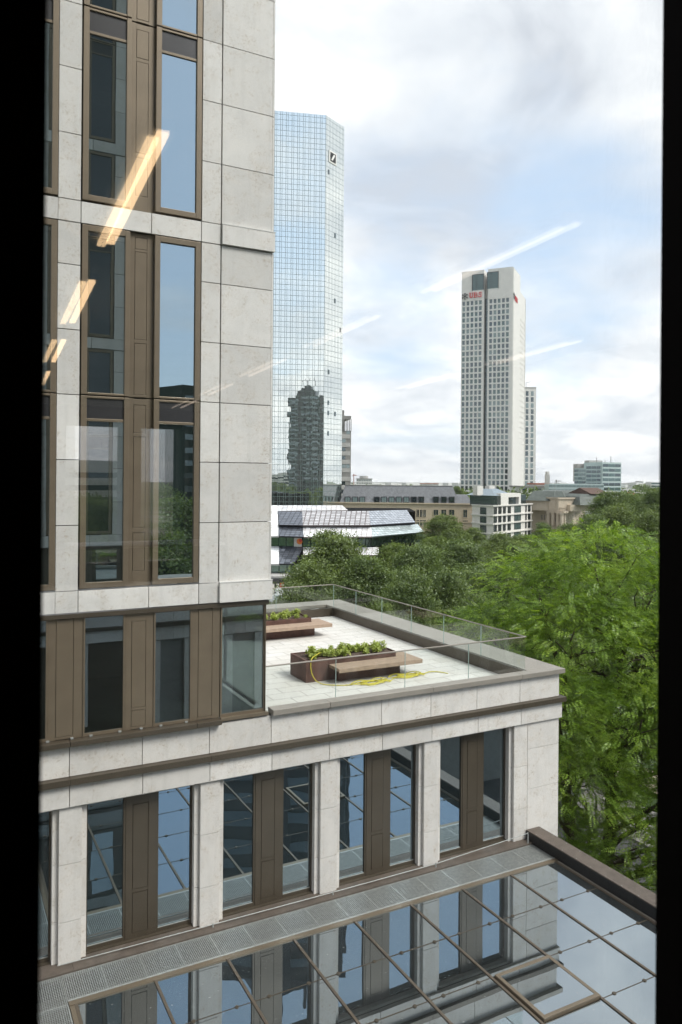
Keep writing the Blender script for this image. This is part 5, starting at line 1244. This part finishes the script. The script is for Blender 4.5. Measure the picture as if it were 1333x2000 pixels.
m = MB(); p = wa.at(wa.L*.62, -2); m.tube([(p.x, p.y, zp1), (p.x, p.y, wa.sz(*c3(918, 95))[1])], .10, 6); m.build('flagpole', STEEL, OB)

# ---- low white blocks between, chimney, far glass office
def simple(name, label, x0, x1, ytop, D, depth, mat, ybot=None, rows=0, cols=0, ww=.6, wh=.5, pm=DGLASS, D2=None, group=None, cat='building', roof=None, band=False):
    A, B = PL(x0, D), PL(x1, D2 or D); w = Wall(A, B); zt_ = w.sz((x0+x1)/2, ytop)[1]; T = empty(name, (*A, GZ), label, cat, group)
    m = MB(); m.prism(back(A, B, depth), GZ, zt_); m.build('wall', mat, T)
    zb_ = w.sz((x0+x1)/2, ybot)[1] if ybot else GZ
    if rows:
        ph = (zt_ - zb_)/rows
        for r_ in range(rows):
            z = zt_ - (r_+1)*ph + ph*(1-wh)/2
            if band: m = MB(); w.box(m, w.L*.03, w.L*.97, z, z+ph*wh, -.1, .12); m.build('window_band', pm, T)
            else:
                pw = w.L/cols
                for c in range(cols): win(T, w, c*pw + pw*(1-ww)/2, (c+1)*pw - pw*(1-ww)/2, z, z+ph*wh, pm, proud=.1)
    if roof: m = MB(); m.prism(back(tuple(w.at(-.5, .5)), tuple(w.at(w.L+.5, .5)), depth+1), zt_, zt_+.9); m.build('roof', roof, T)
    return T, w, zt_
simple('low_white_building', 'low white building joined to the foot of the lettered tower', 1018, 1075, 952, 470, 30, CONCW, 962, 1, 4, roof=CONCG)
simple('low_white_building', 'low cream roof block left of the stone chimney', 1048, 1072, 946.5, 480, 22, CONCW, None, 0, 0, roof=TERRAC)
T, w, z = simple('chimney_tower', 'square stone tower with a small cap behind the ornate building', 1066.5, 1074.5, 927, 560, 3, CONC); m = MB(); c_ = w.at(w.L/2, -1.5); m.box(c_.x-1, c_.x+1, c_.y-1, c_.y+1, z, z+2.2); m.build('cap', CONC, T)
# banded glass office: three stepped blocks
GO = empty('glass_office', (*PL(1180, 420), GZ), 'pale glass office block with dark window bands, right of centre on the skyline', 'building')
c4 = lambda x, y: (1040 + x/5.127, 880 + y/5.127)
def gblock(x0, x1, y0, D, D2_, yb, nb, mat=CONCW, dp=16, base=None):
    A, B = PL(c4(x0, 0)[0], D), PL(c4(x1, 0)[0], D2_); w = Wall(A, B); z = w.sz(*c4((x0+x1)/2, y0))[1]; m = MB(); m.prism(back(A, B, dp), base if base is not None else GZ, z); m.build('wall', mat, GO)
    for k in range(nb):
        za = w.sz(*c4((x0+x1)/2, y0 + (yb-y0)*(k+.36)/nb))[1]; zb2 = w.sz(*c4((x0+x1)/2, y0 + (yb-y0)*(k+.98)/nb))[1]
        n = max(3, int(w.L/4.5))
        for q_ in range(n): win(GO, w, w.L*(.02 + .96*q_/n), w.L*(.02 + .96*(q_+.93)/n), zb2, za, random.choice((DGLASS, DGLASS3, DGLASS2)) if x1 < 700 else random.choice((DGLASS, DGLASS, DGLASS2)), proud=.12)
PG = plain('pale_green_glass_wall', (.42, .50, .49), rough=.3, var=.05)
gblock(702, 891, 118, 418, 424, 400, 6, PG, 14); gblock(538, 700, 142, 422, 419, 350, 5, PG, 16); gblock(421, 538, 176, 432, 424, 330, 4, PG, 14)
A, B = PL(c4(452, 0)[0], 440), PL(c4(560, 0)[0], 440); w = Wall(A, B); m = MB(); zq = w.sz(*c4(500, 133))[1]; m.prism(back(A, B, 8), 0, zq)
A, B = PL(c4(568, 0)[0], 432), PL(c4(701, 0)[0], 432); w = Wall(A, B); zq = w.sz(*c4(620, 98))[1]; m.prism(back(A, B, 8), 0, zq); m.build('plant_room', CONC, GO)
m = MB(); 
for x, y in ((787, 55), (645, 60), (728, 98)): a = P(*c4(x, 120), 424); m.tube([(a.x, a.y, a.z-3), (a.x, a.y, P(*c4(x, y), 424).z)], .14, 6)
m.build('antenna', SPAN, GO)
simple('long_glass_wing', 'long low pale glass wing running left from the banded glass office', 1072, 1180, 945, 400, 18, PG, 962, 2, 14, .9, .42, pm=DGLASS3, D2=396)
simple('long_white_wing', 'white lower hall in front of the banded glass office', 1110, 1208, 959, 372, 12, CONCW, 1000, 5, 1, .9, .25, pm=DGLASS3, band=True)
# skyline pieces
simple('apartment_block', 'small white high-rise block with a round rooftop drum, left on the skyline', 697, 727, 936, 900, 14, CONCW, 956, 4, 9, .5, .45, group=None, roof=CONCG)
a = P(711, 937, 905); m = MB(); m.tube([(a.x, a.y, a.z), (a.x, a.y, a.z+4.5)], 5, 16); tag(m.build('rooftop_drum', CONC), 'round pale drum on top of the small white high-rise', 'roof drum')
sky_ = [(684, 697, 946, 1000), (727, 745, 946, 1100), (745, 768, 945.5, 1150), (768, 790, 948, 1250), (1207, 1222, 945, 1200), (1222, 1232, 944, 1350), (1232, 1240, 944.5, 1300), (1241, 1249, 942, 1400), (1249, 1257, 939.5, 1450), (1257, 1268, 944, 1400), (1268, 1276, 945, 1350)]
where = ['left of the small white high-rise', 'just right of the small white high-rise', 'second to the right of the small white high-rise', 'third to the right of the small white high-rise', 'against the right side of the banded glass office', 'next but one to the banded glass office', 'third along from the banded glass office', 'left of the tallest far block', 'tallest of the far blocks', 'right of the tallest far block', 'last before the blue-windowed block']
for (x0, x1, y, D), wh_ in zip(sky_, where): simple('housing_block', 'tiny pale housing block on the horizon, ' + wh_, x0, x1, y, D, 20, random.choice((CONCW, CONC)), 958, 4, 6, .5, .45, pm=DGLASS3, group='far housing blocks')
simple('apartment_block', 'far block with a red and white top above the slate roof', 823, 856, 945.5, 1000, 12, CONCW, 960, 2, 10, .5, .4, roof=TERRAC)
simple('office_block', 'far blue-windowed office block touching the right window frame', 1272, 1292, 941.5, 800, 14, CONCW, 958, 3, 1, pm=DGLASS2, band=True)
simple('red_roofed_house', 'low house with an orange roof beyond the park trees', 1216, 1240, 962, 520, 14, TERRAC, None, 0, 0)
simple('low_white_building', 'low flat white building beyond the park trees', 1218, 1244, 955, 620, 14, CONCW, 964, 1, 6, .5, .4)
simple('low_white_building', 'grey-walled low building beyond the park trees', 1240, 1262, 962, 540, 14, CONC, 972, 1, 5, .5, .4)
# cranes
for (x, yt, yb, D, arm, col, lab) in ((691.5, 926, 948, 950, 10, TERRAC, 'tiny orange tower crane left of the small white high-rise'), (1087, 937, 950, 900, 14, CONCG, 'tiny grey tower crane right of the stone chimney')):
    T = empty('tower_crane', tuple(P(x, yb, D)), lab, 'crane'); a, b = P(x, yb+10, D), P(x, yt, D); m = MB(); m.tube([tuple(a), tuple(b)], .5, 5); m.build('mast', col, T)
    l, r_ = P(x-3, yt+2.6, D), P(x+arm-4, yt+2.6, D); m = MB(); m.tube([tuple(l), tuple(r_)], .4, 5); m.tube([tuple(l), tuple(b), tuple(r_)], .12, 4); m.build('jib', col, T)
# far wood
Qs = []
lbs = []
for i in range(150):
    px = random.uniform(560, 1330); D = random.uniform(420, 900); q = PL(px, D); z = GZ + random.uniform(4, 9); r_ = random.uniform(7, 13); lbs.append((q[0], q[1], z, r_, r_*.6))
me = quads_mesh('far_wood', crown(lbs, 9000, 6, 2.2, 2.5)); me.materials.append(LEAF_DK); o = bpy.data.objects.new('far_wood', me); COL.objects.link(o); tag(o, 'dark belt of far-off trees along the horizon', 'trees', kind='stuff')
tree(892, 949, 420, 34, LEAF_DK, 1, 'dark tree top behind the end of the slate roof, left of the lettered tower')

# ---- slanted glass pavilion
PV = empty('glass_pavilion', (*PL(680, 215), GZ), 'low angular pavilion of white and grey gridded glass slabs behind the trees', 'building')
def quadpx(pts, th, name, mat): return slab([P(p[0], p[1], p[2]*.735) for p in pts], th, name, mat, PV)   # (px,py,depth) bottom-left, bottom-right, top-right, top-left
quadpx([(541, 998, 222), (680, 996.5, 222), (669, 987, 228), (541, 987, 228)], .4, 'roof_slab', PAV_W)
quadpx([(500, 1047, 212), (545, 1047, 212), (542, 987, 220), (500, 987, 220)], .4, 'white_panels', PAV_B)
quadpx([(500, 1101, 206), (546.5, 1101, 206), (545.2, 1067, 214), (500, 1067, 214)], .4, 'white_panels', PAV_B)
quadpx([(545, 1025.0, 214), (592, 1026, 212), (590.5, 999, 219), (543.5, 998.5, 221)], .3, 'dark_panels', PAV_D)
quadpx([(545.4, 1047, 211), (593.5, 1048.5, 209), (592.3, 1029.5, 213), (545, 1027, 215)], .3, 'dark_panels', PAV_D)
quadpx([(592.05, 1026, 212), (724, 1025.5, 210), (721, 998, 217), (590.55, 999, 219)], .3, 'gridded_panels', PAV_M)
quadpx([(724.05, 1025.5, 210), (811.5, 1020, 226), (795, 995.8, 232), (721.05, 998, 217)], .3, 'gridded_panels', PAV_G)
quadpx([(593.55, 1048.5, 209), (727.3, 1048, 207), (725.6, 1029.5, 211), (592.35, 1029.5, 213)], .3, 'gridded_panels', PAV_W)
quadpx([(727.35, 1048, 207), (829, 1039, 224), (816, 1023.4, 229), (725.65, 1029.5, 211)], .3, 'gridded_panels', PAV_P)
quadpx([(545.3, 1101, 206), (575, 1101, 205), (592, 1068.5, 212), (545.3, 1067, 214)], .3, 'dark_panels', PAV_D)
quadpx([(592.6, 1084, 208), (740, 1084, 206), (740, 1069, 210), (592.6, 1069, 212)], .3, 'gridded_panels', PAV_W)
m = MB()
def slabs(a, b, z0, z1, dp=10, D0=214, D1=214): A, B = PL(a, D0), PL(b, D1); m.prism(back(A, B, dp), z0, z1)
zA = P(650, 1048, 214).z; zB = P(650, 1069, 214).z
m.prism([PL(500, 222*.735), PL(592, 219*.735), PL(726, 217*.735), PL(812, 236*.735), PL(800, 262*.735), PL(500, 262*.735)], GZ, P(650, 1001, 222*.735).z); m.build('core', BLACKM, PV)
def vwall(x0, x1, y0, y1, D0, D1, mat, nm):
    A, B = PL(x0, D0*.735), PL(x1, D1*.735); w = Wall(A, B); z1, z0 = w.sz(x0, y0)[1], w.sz(x0, y1)[1]; slab([(*A, z0), (*B, z0), (*B, z1), (*A, z1)], .3, nm, mat, PV)
vwall(500, 545.4, 1047, 1067, 215, 215, PAV_T, 'window_band'); vwall(545.4, 592.5, 1047.5, 1068, 215, 214, PAV_T, 'window_band'); vwall(592.5, 727, 1048, 1068.5, 213, 212, PAV_T, 'window_band'); vwall(727, 826, 1048, 1067, 211, 227, PAV_T, 'window_band')
vwall(500, 600, 1101, 1120, 209, 209, PAV_T, 'window_band')
A, B = PL(577, 214.0*.735), PL(592, 213.4*.735); w = Wall(A, B); z1, z0 = w.sz(585, 1048.5)[1], w.sz(585, 1067.5)[1]; m = MB(); w.box(m, 0, w.L, z0, z1, .35, .5); bn = m.build('banner', CONCW, PV)
m = MB(); p = w.at(w.L*.80, .53); 
def disc(m, w, u, z, r_, o, n=16): m.poly([(*w.at(u + r_*math.cos(2*math.pi*i/n), o), z + r_*math.sin(2*math.pi*i/n)) for i in range(n)])
disc(m, w, w.L*.74, z0 + (z1-z0)*.55, .62, .53); m.build('banner_sun', plain('banner_orange', (.80, .22, .03)), bn)
m = MB(); disc(m, w, w.L*.86, z0 + (z1-z0)*.66, .33, .56, 12); m.build('banner_spot', RED, bn)
m = MB(); a = PL(500, 196); b = PL(590, 200); zz_ = P(540, 1123, 150).z; m.prism([PL(500, 148), PL(588, 148), PL(588, 158), PL(500, 158)], max(zz_-.5, GZ+.02), zz_); m.build('canopy', CONC, PV)
m = MB(); m.prism([PL(500, 146), PL(575, 146.5), PL(575, 147.9), PL(500, 147.9)], GZ, P(540, 1131, 146).z); m.build('entrance_block', SPAN, PV)

for (k, pmn), (par, pm_, mb) in REST.items(): o = mb.build('window', pm_, par); o['kind'] = 'stuff'

# ---- far city belt and the air
m = MB(); rr = random.Random(21)
for i in range(420):
    px = rr.uniform(540, 1330); D = rr.uniform(1000, 3000); a = P(px, rr.uniform(942.5, 948), D); wd = rr.uniform(8, 26); dp = rr.uniform(8, 20)
    m.box(a.x, a.x+wd, a.y, a.y+dp, GZ, max(a.z, GZ+5))
tag(m.build('far_city', CONCW), 'pale hazy belt of far rooftops on the horizon', 'city', kind='stuff')
hm, ht, hb = new_mat('haze_air'); ht.nodes.remove(hb)
pv = N(ht, 'ShaderNodeVolumePrincipled'); pv.inputs['Color'].default_value = (.86, .90, .95, 1); pv.inputs['Density'].default_value = .00007; pv.inputs['Anisotropy'].default_value = .3
ht.links.new(pv.outputs[0], ht.nodes['Material Output'].inputs['Volume'])
m = MB(); m.box(-3990, 4990, -3990, 5990, GZ-1.0, 150); tag(m.build('haze', hm), 'thin pale summer haze over the city', 'haze', kind='stuff')
